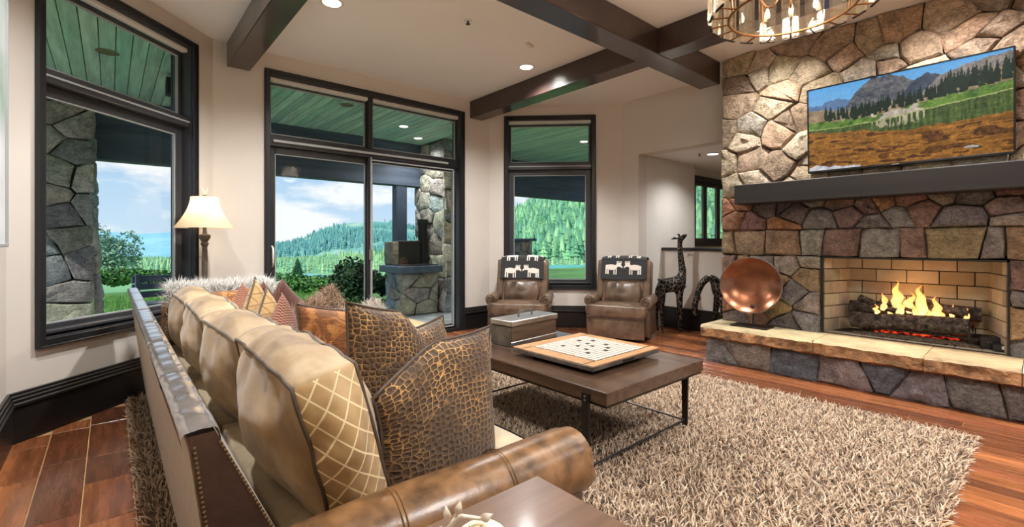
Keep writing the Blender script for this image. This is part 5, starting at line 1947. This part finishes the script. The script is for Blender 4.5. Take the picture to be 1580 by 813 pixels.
gv = [(-0.16, 0, 0.66), (-0.27, 0, 0.63), (-0.06, 0, 0.68), (0.02, 0, 0.72), (0.03, 0, 0.84), (0.01, 0, 0.98), (-0.005, 0, 1.12), (-0.01, 0, 1.24), (0.0, 0, 1.285), (0.045, 0, 1.325), (0.09, 0, 1.355),
      (-0.27, 0.06, 0.50), (-0.31, 0.06, 0.28), (-0.30, 0.06, 0.05), (-0.285, 0.06, 0.012),
      (-0.27, -0.06, 0.50), (-0.28, -0.06, 0.28), (-0.27, -0.06, 0.05), (-0.255, -0.06, 0.012),
      (0.0, 0.055, 0.54), (0.0, 0.055, 0.28), (0.005, 0.055, 0.05), (0.02, 0.055, 0.012),
      (-0.03, -0.055, 0.54), (-0.02, -0.055, 0.28), (-0.02, -0.055, 0.05), (-0.005, -0.055, 0.012), (-0.33, 0, 0.58), (-0.36, 0, 0.36)]
ge = [(0, 1), (0, 2), (2, 3), (3, 4), (4, 5), (5, 6), (6, 7), (7, 8), (8, 9), (9, 10), (1, 11), (11, 12), (12, 13), (13, 14), (1, 15), (15, 16), (16, 17), (17, 18), (2, 19), (19, 20), (20, 21), (21, 22), (2, 23), (23, 24), (24, 25), (25, 26), (1, 27), (27, 28)]
gr = [.105, .085, .105, .085, .055, .045, .038, .034, .042, .034, .022] + [.048, .024, .017, .022] * 4 + [.02, .01]
g1 = empty('giraffe_sculpture', (5.95, 3.32, 0.0), math.atan2(-0.6547, 0.756)); tag(g1, 'tall black spotted giraffe sculpture with its head raised, beside the recliner', 'sculpture', 'giraffe sculptures')
skin('body', gv, ge, gr, m_giraffe, g1)
for s in (-1, 1):
    mb = MB(); mb.tube([(-0.015, s * .025, 1.295), (-0.06, s * .07, 1.30), (-0.10, s * .085, 1.285)], [.008, .018, .003], 8, flat=.5); mb.build('ear', m_patina, g1, smooth=60)
    mb = MB(); mb.tube([(-0.005, s * .018, 1.31), (-0.03, s * .02, 1.36)], [.008, .009], 6); mb.build('horn', m_patina, g1, smooth=60)
gv2 = [(0.17, 0, 0.60), (0.28, 0, 0.58), (0.05, 0, 0.645), (-0.01, 0, 0.72), (-0.055, 0, 0.785), (-0.12, 0, 0.79), (-0.19, 0, 0.72), (-0.245, 0, 0.60), (-0.27, 0, 0.50), (-0.285, 0, 0.42), (-0.28, 0, 0.35), (-0.265, 0, 0.30),
       (0.28, 0.06, 0.45), (0.31, 0.06, 0.25), (0.30, 0.06, 0.05), (0.285, 0.06, 0.012), (0.28, -0.06, 0.45), (0.29, -0.06, 0.25), (0.28, -0.06, 0.05), (0.265, -0.06, 0.012),
       (0.03, 0.055, 0.48), (-0.01, 0.055, 0.26), (0.0, 0.055, 0.05), (-0.015, 0.055, 0.012), (0.06, -0.055, 0.48), (0.05, -0.055, 0.26), (0.05, -0.055, 0.05), (0.035, -0.055, 0.012)]
ge2 = [(0, 1), (0, 2), (2, 3), (3, 4), (4, 5), (5, 6), (6, 7), (7, 8), (8, 9), (9, 10), (10, 11), (1, 12), (12, 13), (13, 14), (14, 15), (1, 16), (16, 17), (17, 18), (18, 19), (2, 20), (20, 21), (21, 22), (22, 23), (2, 24), (24, 25), (25, 26), (26, 27)]
gr2 = [.105, .09, .095, .075, .06, .052, .045, .04, .036, .042, .034, .022] + [.048, .024, .017, .022] * 4
g2 = empty('giraffe_sculpture', (5.86, 2.77, 0.0), math.atan2(-0.6547, 0.756) + 0.0); tag(g2, 'black spotted giraffe sculpture bending its neck down, beside the stone chimney', 'sculpture', 'giraffe sculptures')
skin('body', gv2, ge2, gr2, m_giraffe, g2)
for s in (-1, 1):
    mb = MB(); mb.tube([(-0.265, s * .025, 0.49), (-0.24, s * .06, 0.53), (-0.235, s * .07, 0.56)], [.008, .016, .003], 8, flat=.5); mb.build('ear', m_patina, g2, smooth=60)

# ------------------------------------------------------------------ floor lamp
fl_ = empty('floor_lamp', (0.655, 5.06, 0.0)); tag(fl_, 'floor lamp with a cream bell shade and dark turned post', 'lamp')
mb = MB(); mb.lathe([(0.0, 0.0), (0.15, 0.0), (0.15, 0.02), (0.10, 0.035), (0.04, 0.05), (0.03, 0.09), (0.0, 0.09)], 24); mb.build('base', m_lampwood, fl_, smooth=40)
mb = MB(); mb.lathe([(0.026, 0.09), (0.036, 0.14), (0.022, 0.20), (0.026, 0.6), (0.024, 1.10), (0.020, 1.20), (0.034, 1.235), (0.024, 1.25), (0.045, 1.285), (0.048, 1.31), (0.018, 1.325), (0.012, 1.42), (0.0, 1.42)], 20); mb.build('post', m_lampwood, fl_, smooth=40)
sec = []
for t in np.linspace(0, 1, 12):
    sec.append((0.095 + (0.208 - 0.095) * (1 - t) ** 1.75, 1.375 + 0.285 * t))
mb = MB()
mb.lathe(sec, 32, (0, 0, 0), Matrix.Rotation(PI / 4 - 0.1, 3, 'Z'), square=0.35)
sh = mb.build('shade', m_shade, fl_, smooth=40)
bm2 = bmesh.new(); bm2.from_mesh(sh.data)
cap = [f for f in bm2.faces if len(f.verts) > 4]
bmesh.ops.delete(bm2, geom=cap, context='FACES'); bm2.to_mesh(sh.data); bm2.free()
mb = MB(); mb.lathe([(0.008, 1.42), (0.006, 1.66), (0.018, 1.665), (0.018, 1.675), (0.006, 1.68), (0.0, 1.69)], 12); mb.build('finial', m_stud, fl_, smooth=50)
for s in (-1, 1):
    mb = MB(); mb.tube([(0, 0, 1.68), (s * .012, 0, 1.71), (s * .022, 0, 1.745)], [.005, .009, .003], 8); mb.build('finial_leaf', m_cream, fl_, smooth=60)
mb = MB(); mb.lathe([(0, 1.44), (.028, 1.46), (.03, 1.50), (0.015, 1.54), (0, 1.545)], 12); mb.build('bulb', m_bulb, fl_, smooth=60)
d = bpy.data.lights.new('lamp_bulb', 'POINT'); d.energy = 2.3; d.color = (1, .86, .66); d.shadow_soft_size = .04
lo = bpy.data.objects.new('lamp_bulb', d); COL.objects.link(lo); lo.parent = fl_; lo.location = (0, 0, 1.57)

# switch plate on the wall by the lamp, framed print at the left edge
sw = empty('switch_plate', WA(1.60, 0.0, 1.17)); sw.rotation_euler = (0, 0, PI / 4); tag(sw, 'small cream switch plate on the wall behind the lamp post', 'switch')
mb = MB(); mb.box((0, -0.004, 0), (0.075, 0.008, 0.12), None, 0.003); mb.build('plate', m_plate, sw)
mb = MB(); mb.box((0, -0.010, 0), (0.03, 0.006, 0.06), None, 0.002); mb.build('rocker', m_plate, sw)
pf = empty('framed_print', (-0.455, 3.40, 2.2)); tag(pf, 'tall framed pale green print at the left edge of the picture', 'picture')
mb = MB()
for (c, s) in (((0, 0.5, 0), (.03, .02, 1.96)), ((0, -0.5, 0), (.03, .02, 1.96)), ((0, 0, .97), (.03, 1.0, .02)), ((0, 0, -.97), (.03, 1.0, .02))): mb.box(c, s, None, .003)
mb.build('frame', m_bead, pf)
m_art, ntA, bA = newmat('print_art'); setb(bA, .4)
ntA.l(ntA.ramp(ntA.noise(ntA.coord('Object', (.6, .6, .9)), 1.6, 5), [(.35, lin(160, 190, 170)), (.55, lin(214, 220, 222)), (.7, lin(240, 240, 244))]), bA.inputs['Base Color'])
mb = MB(); mb.box((-.004, 0, 0), (.012, .98, 1.92)); mb.build('sheet', m_art, pf)

# ------------------------------------------------------------------ covered patio outside
YF = 7.9
mbp = MB(); mbp.box2((-4.0, 5.64, -0.25), (10.5, 8.35, -0.02)); mbp.box2((-4.0, 3.4, -0.25), (-0.70, 5.64, -0.02)); mbp.box2((9.62, 3.4, -.25), (10.5, 5.64, -.02))
pat = mbp.build('patio', m_slate); tag(pat, 'grey slate patio outside the sliding door', 'patio', kind='structure')
soff = empty('ceiling_patio'); tag(soff, 'green stained board soffit over the patio', 'soffit', kind='structure')
rpt = random.Random(8)
x = -2.6
bwid = 0.12
gcol = [lin(164, 210, 182), lin(172, 218, 190), lin(156, 202, 178), lin(180, 224, 194)]
while x < 10.0:
    xm = x + bwid / 2
    if xm < -0.70: y0 = 3.4
    elif xm < 0.70: y0 = xm + 4.65 + 0.10
    elif xm < 4.35: y0 = 5.50
    elif xm < 5.80: y0 = 9.67 - xm + 0.10
    else: y0 = 4.22
    mb = MB(); mb.box2((x + 0.003, y0, 3.10), (x + bwid - 0.003, YF + 0.02, 3.118), 0.004)
    mb.build('board', m_board, soff, color=vary(rpt.choice(gcol), rpt, 0.08))
    x += bwid
mb = MB(); mb.box2((-2.6, 5.66, 3.125), (10.0, YF + 0.3, 3.5)); mb.box2((-2.6, 3.4, 3.125), (-0.72, 5.66, 3.5)); mb.box2((9.62, 3.4, 3.125), (10.0, 5.66, 3.5)); mb.build('deck', m_extbeam, soff)
mb = MB(); mb.box2((-2.8, YF, 2.30), (10.2, YF + 0.22, 3.10), 0.01)
tag(mb.build('patio_beam', m_extbeam), 'deep dark beam along the outer edge of the patio roof', 'beam', kind='structure')
mb = MB(); mb.box2((-2.8, YF - .03, 2.86), (10.2, YF, 3.10), 0.01)
tag(mb.build('patio_ledger', m_extbeam), 'dark board under the patio soffit', 'beam', kind='structure')


def outdoor_post(name, x0, x1, y0, y1, z0, z1, label, cat, size, batter=0.0, kind=None):
    core = MB(); core.box2((x0 + .05, y0 + .05, z0), (x1 - .05, y1 - .05, z1)); o = core.build(name, m_mortar)
    tag(o, label, cat, kind=kind)
    ocol = [lin(176, 170, 156), lin(160, 156, 148), lin(186, 178, 158), lin(144, 144, 144), lin(196, 190, 174), lin(154, 164, 166)]
    r = random.Random(hash(name + label) % 1000 if False else int(abs(x0 * 100)) + 3)
    bt = lambda v: batter * max(0, 1 - (v - z0) / (z1 - z0)) ** 2
    faces = [((x0, x1), lambda u, v, d: (u, y0 + .05 - d - bt(v), v)), ((y0, y1), lambda u, v, d: (x0 + .05 - d - bt(v), u, v)), ((y0, y1), lambda u, v, d: (x1 - .05 + d + bt(v), u, v))]
    for (rg, f3) in faces:
        for poly in cells(rg[0], rg[1], z0, z1, size, r, 1.35, 0.38):
            stone_piece(poly, f3, 0.007, r.uniform(.035, .055), r, m_stoneout, o, vary(r.choice(ocol), r, .18))
    return o


outdoor_post('stone_pier', -1.05, -0.14, 7.45, 8.15, -0.02, 3.08, 'rough stone pier outside the leftmost window', 'pier', 0.27, 0.08)
outdoor_post('stone_pier', 4.50, 5.30, 7.05, 8.1, -0.02, 3.08, 'rough stone pier at the end of the patio, seen through the sliding door', 'pier', 0.30)
pier = outdoor_post('garden_pier', 7.66, 8.04, 8.5, 8.95, -0.6, 1.27, 'low stone pier with a flat cap outside the window behind the recliners', 'pier', 0.22, 0.06)
mb = MB(); mb.box2((7.58, 8.42, 1.27), (8.12, 9.03, 1.33), .01); mb.build('cap', m_extbeam, pier)
isl = outdoor_post('grill_island', 3.72, 4.45, 7.15, 7.75, -0.02, 0.72, 'stone barbecue island on the patio, seen through the sliding door', 'barbecue', 0.24)
mb = MB(); mb.box2((3.60, 6.98, 0.72), (4.44, 7.76, 0.84), .012); mb.build('counter', plain('blue_counter', lin(70, 84, 100), 0.35, var=.2), isl)
for k in range(4):
    mb = MB(); mb.box2((3.72 + .17 * k, 7.0, 0.84), (3.84 + .17 * k, 7.45, 0.856), .004); mb.build('grate_plate', m_black, isl)
mb = MB(); mb.box2((3.83, 7.46, 0.84), (4.27, 7.74, 1.27), .012); mb.build('hood', m_black, isl)
mb = MB(); mb.box2((3.72, 7.46, 0.84), (3.83, 7.80, 1.25), .012); mb.build('hood_side', m_stoneout, isl, color=lin(150, 142, 124))
mb = MB(); mb.lathe([(0.085, 0.84), (0.085, 1.55), (0.10, 1.57), (0.10, 1.66), (0, 1.66)], 20, (4.36, 7.55, 0)); mb.build('flue', m_black, isl, smooth=40)
mb = MB(); mb.box2((4.02, 7.92, 1.0), (4.24, 8.1, 2.31), .008)
mb.box2((4.02, 7.92, -.02), (4.24, 8.1, 1.0)); tag(mb.build('patio_post', plain('blue_grey_post', lin(52, 64, 80), 0.55)), 'dark square post holding the patio beam behind the barbecue', 'post')
def soffit_light(x, y, label, lit):
    downlight(x, y, 3.10, label, 26 if lit else 0, lit, 0.07, group='recessed patio lights')
soffit_light(-0.02, 6.0, 'unlit recessed light in the patio soffit outside the leftmost window', False)
soffit_light(2.42, 6.2, 'unlit recessed light in the patio soffit above the left door pane', False)
soffit_light(3.55, 6.75, 'lit recessed light in the patio soffit above the right door pane', True)
soffit_light(4.15, 7.35, 'lit recessed light in the patio soffit nearest the stone pier', True)
soffit_light(6.6, 5.6, 'lit recessed light in the patio soffit outside the window behind the recliners', True)
sk = empty('patio_speaker', (0.52, 6.35, 3.1)); tag(sk, 'small black speaker under the patio soffit by the leftmost window', 'speaker')
mb = MB(); puffy(mb, (0, 0, -0.14), (0.12, 0.12, 0.2), None, 6, .2, .1, 0, 0, 1); mb.build('cabinet', m_black, sk, smooth=180)
mb = MB(); mb.tube([(0, 0, 0), (0, 0, -.06)], .012, 6); mb.build('bracket', m_black, sk)
bn = empty('garden_bench', (0.95, 9.6, -0.18), 0.2); tag(bn, 'dark garden bench on the lawn at the edge of the leftmost window', 'bench')
for k in range(3):
    mb = MB(); mb.box((0, -.14 + .14 * k, .43), (1.3, .12, .035), None, .006); mb.build('seat_slat', m_extbeam, bn)
for k in range(3):
    mb = MB(); mb.box((0, .26, .56 + .13 * k), (1.3, .03, .10), None, .006); mb.build('back_slat', m_extbeam, bn)
for s in (-.58, .58):
    for yy in (-.16, .24):
        mb = MB(); mb.box((s, yy, .21 if yy < 0 else .45), (.06, .06, .42 if yy < 0 else .90), None, .006); mb.build('leg', m_extbeam, bn)

# ------------------------------------------------------------------ landscape
CAMF = Vector((math.sin(YAW), math.cos(YAW), 0)); CAMR = Vector((math.cos(YAW), -math.sin(YAW), 0))
def bearing(px):
    t = (px - 790.0) / 716.0
    d = CAMF + CAMR * t
    return d          # times depth gives the ground position
m_lawn = plain('lawn_ground', lin(86, 132, 62), 0.9, var=.3, vscale=.6)
mb = MB()
mb.grid(lambda u, v: (-26 + 60 * u, 8.35 + 16 * v, -0.16 - 0.05 * (v > .02) - 3.0 * max(0, v - .55) ** 2 * 4 + .04 * noise.noise((u * 30, v * 12, 0))), 60, 24)
lawn = mb.build('lawn_ground', m_lawn, smooth=180); tag(lawn, 'green lawn beyond the patio', 'lawn', kind='structure')
r3 = np.random.default_rng(5)
N = 16000
gp = np.stack([r3.uniform(-6, 5, N), r3.uniform(8.6, 16, N), np.full(N, -0.20)], 1)
V, Fc, own = strands(gp, np.tile([[0, 0, 1.0]], (N, 1)) + r3.normal(size=(N, 3)) * .25, 0.14, 0.006, 0.8, 5)
gc = np.array([lin(96, 150, 60)[:3], lin(120, 172, 74)[:3], lin(70, 120, 52)[:3]])[r3.integers(0, 3, N)]
g_ = from_np('grass', V, Fc, m_grassm, lawn, gc[own]); tag(g_, kind='stuff')


def bush(name, label, c, rad, n, cols, size, cat='bush', seed=0, trunk=False, grp=None):
    root = empty(name, c); tag(root, label, cat, grp)
    r = np.random.default_rng(seed)
    lob = [(r.uniform(-.5, .5), r.uniform(-.5, .5), r.uniform(.35, .75), r.uniform(.35, .6)) for _ in range(9)]
    def fn(rr, n):
        k = rr.integers(0, len(lob), n)
        d = rr.normal(size=(n, 3)); d /= np.linalg.norm(d, axis=1, keepdims=True)
        L = np.array(lob)[k]
        rad_ = L[:, 3:4] * rr.uniform(.75, 1.0, (n, 1))
        p = L[:, :3] + d * rad_ * np.array([1, 1, .7])
        return p * np.array(rad), d
    V, Fc = leaf_cloud(n, fn, size, seed)
    pal = np.array([lin(*q)[:3] for q in cols])
    cc = pal[r.integers(0, len(pal), n)] * r.uniform(.7, 1.2, (n, 1))
    o = from_np('foliage', V, Fc, m_leafm, root, np.repeat(cc, 4, 0)); tag(o, kind='stuff')
    if trunk:
        mb = MB(); mb.tube([(0, 0, -.2), (.05, 0, rad[2] * .3), (0, .05, rad[2] * .7)], [.09, .07, .03], 8); mb.build('trunk', m_bark, root, smooth=60)
    return root


dk = ((24, 52, 30), (34, 70, 38), (20, 44, 30), (48, 88, 46))
md_ = ((60, 112, 50), (84, 140, 62), (50, 96, 48), (104, 156, 76))
b = bearing(552) * 10.6
bush('hedge_bush', 'dark green leafy bush just beyond the patio, left of the barbecue', (b.x, b.y, -.22), (0.78, 0.7, 1.05), 5200, dk, .05, seed=2)
b = bearing(612) * 11.5
bush('hedge_bush', 'dark green leafy bush touching the barbecue island', (b.x, b.y, -.22), (0.5, 0.5, .75), 2600, dk, .05, seed=3)
b = bearing(500) * 13.5
bush('hedge_bush', 'mid green bush low at the left of the dark bush', (b.x, b.y, -.3), (1.3, 0.7, .55), 3500, md_, .055, seed=4)
b = bearing(440) * 13
bush('hedge_bush', 'mid green bush below the small conifer', (b.x, b.y, -.3), (0.9, 0.7, .6), 2600, md_, .055, seed=9)
b = bearing(174) * 21
bush('garden_tree', 'loose light green tree on the lawn outside the leftmost window', (b.x, b.y, -.6), (1.25, 1.25, 2.6), 2600, ((128, 172, 140), (150, 190, 156), (110, 156, 128)), .08, 'tree', 6, True)
for k, (px, dd, lab) in enumerate(((165, 17.5, 'green shrub at the lawn edge below the light tree'), (196, 18.5, 'green shrub at the lawn edge right of the light tree'), (226, 17.5, 'green shrub at the lawn edge near the garden bench'))):
    b = bearing(px) * dd
    bush('lawn_shrub', lab, (b.x, b.y, -.45), (0.9, 0.6, .62), 2200, md_, .07, seed=12 + k, grp='shrubs along the lawn')


def conifer_mesh(seed, tiers=9, n=9, hgt=1.0, wid=.30):
    r = random.Random(seed)
    mb = MB()
    for i in range(tiers):
        z = 0.10 + 0.86 * i / tiers
        rad = wid * (1 - (i / tiers)) ** .9 + .02
        ht = 0.20 * (1 - .5 * i / tiers)
        top = mb.bm.verts.new((0, 0, z + ht))
        a0 = r.uniform(0, 6)
        ring_ = []
        for k in range(2 * n):
            a = a0 + PI * k / n
            q = rad * (r.uniform(.85, 1.15) if k % 2 == 0 else .55)
            ring_.append(mb.bm.verts.new((q * math.cos(a), q * math.sin(a), z - (0.03 if k % 2 == 0 else 0) * 1)))
        for k in range(2 * n):
            mb.face((ring_[k], ring_[(k + 1) % (2 * n)], top))
    return mb


m_con = objcol('conifer_needles', .8, 0, .2, (1, 1, 1), 6, .7, 1.3, 0, kind='Generated')
con = conifer_mesh(1, 13, 11).mesh('crown', m_con)
b = bearing(459) * 26
cn_ = empty('garden_conifer', (b.x, b.y, -1.6)); tag(cn_, 'small dark conifer standing before the teal water', 'tree')
c_ = inst('crown', con, cn_, (0, 0, 0), (0, 0, 0), lin(52, 96, 66)); c_.scale = (2.2, 2.2, 2.0 * 1.0)
mb = MB(); mb.tube([(0, 0, -.3), (0, 0, .5)], .06, 8); mb.build('trunk', m_bark, cn_)

# hills: each one a real landform at its own distance; crest heights by bearing
def hill(name, label, crest, d_near, z_near, d_far, mat, nz, back=1.4, nb=90, nd=26, gully=0.0, seed=0, p=1.0):
    """crest: list of (px bearing, rise above eye per unit depth)"""
    xs = [c[0] for c in crest]
    mb = MB()
    def hfun(px, t):
        rise = np.interp(px, xs, [c[1] for c in crest]) * d_far + 1.25
        base = z_near + (rise - z_near) * t ** p
        return base
    def fn(u, v):
        px = xs[0] + (xs[-1] - xs[0]) * u
        if v < .8:
            t = v / .8
            dd = d_near + (d_far - d_near) * t
            z = hfun(px, t) + gully * math.sin(PI * min(1, t)) * noise.noise((u * 9 + seed, t * 3, seed)) + nz * noise.noise((u * 30 + seed, t * 10, 1)) * min(1, t * 3)
        else:
            t = (v - .8) / .2
            dd = d_far * (1 + (back - 1) * t)
            z = hfun(px, 1) * (1 - t) + z_near * t + nz * noise.noise((u * 30 + seed, 10, 1))
        q = bearing(px) * dd
        return (q.x, q.y, z)
    mb.grid(fn, nb, nd)
    o = mb.build(name, mat, smooth=180); tag(o, label, 'hill', kind='structure')
    return fn


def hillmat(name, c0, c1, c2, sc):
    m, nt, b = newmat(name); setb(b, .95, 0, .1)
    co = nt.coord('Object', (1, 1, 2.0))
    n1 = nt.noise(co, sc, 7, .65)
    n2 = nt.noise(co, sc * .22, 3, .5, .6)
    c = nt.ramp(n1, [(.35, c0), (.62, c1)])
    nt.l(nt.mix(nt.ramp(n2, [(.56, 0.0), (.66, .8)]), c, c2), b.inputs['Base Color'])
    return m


hm_far = hillmat('far_range_haze', lin(132, 190, 214), lin(146, 202, 222), lin(160, 210, 226), .004)  # distant haze put into the base colour as pale blue
hm_mid = hillmat('mid_hill_haze', lin(104, 164, 158), lin(140, 190, 170), lin(186, 204, 176), .02)  # pale teal of aerial haze mixed into the slope colours
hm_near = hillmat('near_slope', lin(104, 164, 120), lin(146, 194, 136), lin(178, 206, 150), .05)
E_ = lambda y: (373 - y) / 716.0
hill('hill_range_far', 'far mountain range on the horizon, coloured pale blue for haze', [(-700, E_(362)), (-200, E_(358)), (60, E_(360)), (150, E_(357)), (200, E_(359)), (260, E_(357)), (380, E_(362)), (440, E_(374)), (900, E_(380))], 3000, -420, 9000, hm_far, 40, seed=3)
f_mid = hill('hill_main', 'broad haze-tinted green mountain seen through the sliding door', [(330, E_(392)), (400, E_(384)), (430, E_(377)), (470, E_(366)), (500, E_(353)), (517, E_(346)), (540, E_(344)), (575, E_(343)), (600, E_(343)), (625, E_(346)), (660, E_(350)), (720, E_(345)), (790, E_(330)), (860, E_(300)), (930, E_(270)), (1050, E_(250)), (1200, E_(250))], 380, -60, 1500, hm_mid, 5, gully=26, seed=5, nb=160, nd=50)
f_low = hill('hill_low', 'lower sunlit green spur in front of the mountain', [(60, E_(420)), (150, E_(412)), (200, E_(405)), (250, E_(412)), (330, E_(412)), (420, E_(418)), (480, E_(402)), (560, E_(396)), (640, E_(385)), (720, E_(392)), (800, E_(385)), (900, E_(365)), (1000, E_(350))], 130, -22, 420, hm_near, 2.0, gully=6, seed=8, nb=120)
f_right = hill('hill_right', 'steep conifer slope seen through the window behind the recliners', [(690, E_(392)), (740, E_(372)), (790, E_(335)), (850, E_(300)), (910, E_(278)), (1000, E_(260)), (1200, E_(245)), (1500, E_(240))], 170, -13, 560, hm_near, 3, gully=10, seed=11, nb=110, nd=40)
# valley floor under everything so no gap shows
mb = MB(); mb.grid(lambda u, v: ((bearing(-900 + 3000 * u) * (24 + 400 * v)).x, (bearing(-900 + 3000 * u) * (24 + 400 * v)).y, -3.0 - 10 * v), 40, 30)
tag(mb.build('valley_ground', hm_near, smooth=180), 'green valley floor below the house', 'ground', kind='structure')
m_pond = plain('teal_water', lin(70, 186, 180), .25, var=.1)
def pond(name, px0, px1, d0, d1, z, label):
    mb = MB()
    pts = []
    cxp, dm = (px0 + px1) / 2, (d0 + d1) / 2
    for k in range(28):
        a = 2 * PI * k / 28
        q = bearing(cxp + (px1 - px0) / 2 * math.cos(a) * (1 + .1 * math.sin(3 * a))) * (dm + (d1 - d0) / 2 * math.sin(a))
        pts.append((q.x, q.y, z))
    mb.prism(pts, (0, 0, -.4))
    tag(mb.build(name, m_pond), label, 'pond', kind='structure')
pond('pond_water', 405, 525, 40, 66, -3.25, 'teal pond glimpsed behind the small conifer')
pond('pond_water', 760, 1010, 66, 104, -3.9, 'teal pond at the foot of the conifer slope')

# forest: the largest-looking conifers one by one, the rest as one mass
rt = np.random.default_rng(17)
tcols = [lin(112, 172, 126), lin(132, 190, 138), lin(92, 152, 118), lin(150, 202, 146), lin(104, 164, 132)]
con2 = conifer_mesh(4, 8, 6, wid=.20).mesh('forest_conifer', m_con)
con3 = conifer_mesh(5, 7, 6, wid=.24).mesh('forest_conifer', m_con)
big = []
xsR = (690, 1500)
for k in range(150):
    px = rt.uniform(796, 908); t = rt.uniform(.02, .62) ** 1.0
    u = (px - xsR[0]) / (xsR[1] - xsR[0])
    big.append((f_right(u, t * .8), rt.uniform(9, 15)))
for k, (p, hgt) in enumerate(big):
    o = inst('forest_conifer', con2 if k % 2 else con3, None, (p[0], p[1], p[2] - .5), (0, 0, rt.uniform(0, 6)), vary(tcols[k % 5], random))
    o.scale = (hgt, hgt, hgt)
    tag(o, 'tall pale green conifer on the steep slope outside the window behind the recliners', 'tree', 'conifers on the steep slope')


def forest(name, label, spots, hmin, hmax, cols, seed):
    r = np.random.default_rng(seed)
    S = np.array(spots)
    n = len(S)
    H = r.uniform(hmin, hmax, n)
    k = 6
    ang = np.arange(k) * 2 * PI / k
    Vs, Fs = [], []
    base = 0
    unit, faces = [], []
    for (z0, z1, rr_) in ((0.0, .55, .20), (.32, .8, .15), (.6, 1.0, .10)):
        b0 = len(unit)
        for a in ang: unit.append((rr_ * math.cos(a), rr_ * math.sin(a), z0))
        unit.append((0, 0, z1))
        for i in range(k): faces.append((b0 + i, b0 + (i + 1) % k, b0 + k))
    unit = np.array(unit); faces = np.array(faces)
    V = S[:, None, :] + unit[None] * H[:, None, None] * r.uniform(.85, 1.15, (n, 1, 3))
    F = faces[None] + (np.arange(n) * len(unit))[:, None, None]
    pal = np.array([c[:3] for c in cols])
    cc = np.repeat(pal[r.integers(0, len(pal), n)] * r.uniform(.75, 1.15, (n, 1)), len(unit), 0)
    o = from_np(name, V.reshape(-1, 3), F.reshape(-1, 3), m_leafm, None, cc)
    tag(o, label, 'forest', kind='stuff')


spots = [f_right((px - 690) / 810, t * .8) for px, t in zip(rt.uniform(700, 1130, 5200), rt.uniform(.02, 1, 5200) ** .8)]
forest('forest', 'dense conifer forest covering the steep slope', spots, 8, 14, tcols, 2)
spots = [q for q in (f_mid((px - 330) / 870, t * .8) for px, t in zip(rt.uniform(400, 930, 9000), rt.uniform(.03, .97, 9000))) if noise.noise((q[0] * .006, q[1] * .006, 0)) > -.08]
forest('forest', 'haze-tinted conifer forest in bands on the broad mountain', spots, 9, 15, [lin(98, 160, 156), lin(114, 176, 164), lin(88, 150, 152)], 3)  # tree colours carry the teal haze of distance
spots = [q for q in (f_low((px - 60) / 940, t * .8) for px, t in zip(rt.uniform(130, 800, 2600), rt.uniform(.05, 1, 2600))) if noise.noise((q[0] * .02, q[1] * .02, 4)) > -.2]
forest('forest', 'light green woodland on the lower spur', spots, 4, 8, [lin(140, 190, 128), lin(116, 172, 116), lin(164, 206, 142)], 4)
spots = []
while len(spots) < 3200:
    px, dd = rt.uniform(60, 1050), rt.uniform(70, 330)
    if 380 < px < 560 and dd < 85: continue
    if 740 < px < 1030 and dd < 125: continue
    q = bearing(px) * dd
    spots.append((q.x, q.y, -3.0 - 10 * (dd - 24) / 400 - .3))
forest('forest', 'scattered light green trees on the valley floor below the house', spots, 1.3, 3.0, [lin(150, 196, 138), lin(130, 182, 132), lin(168, 208, 150), lin(118, 174, 138)], 6)
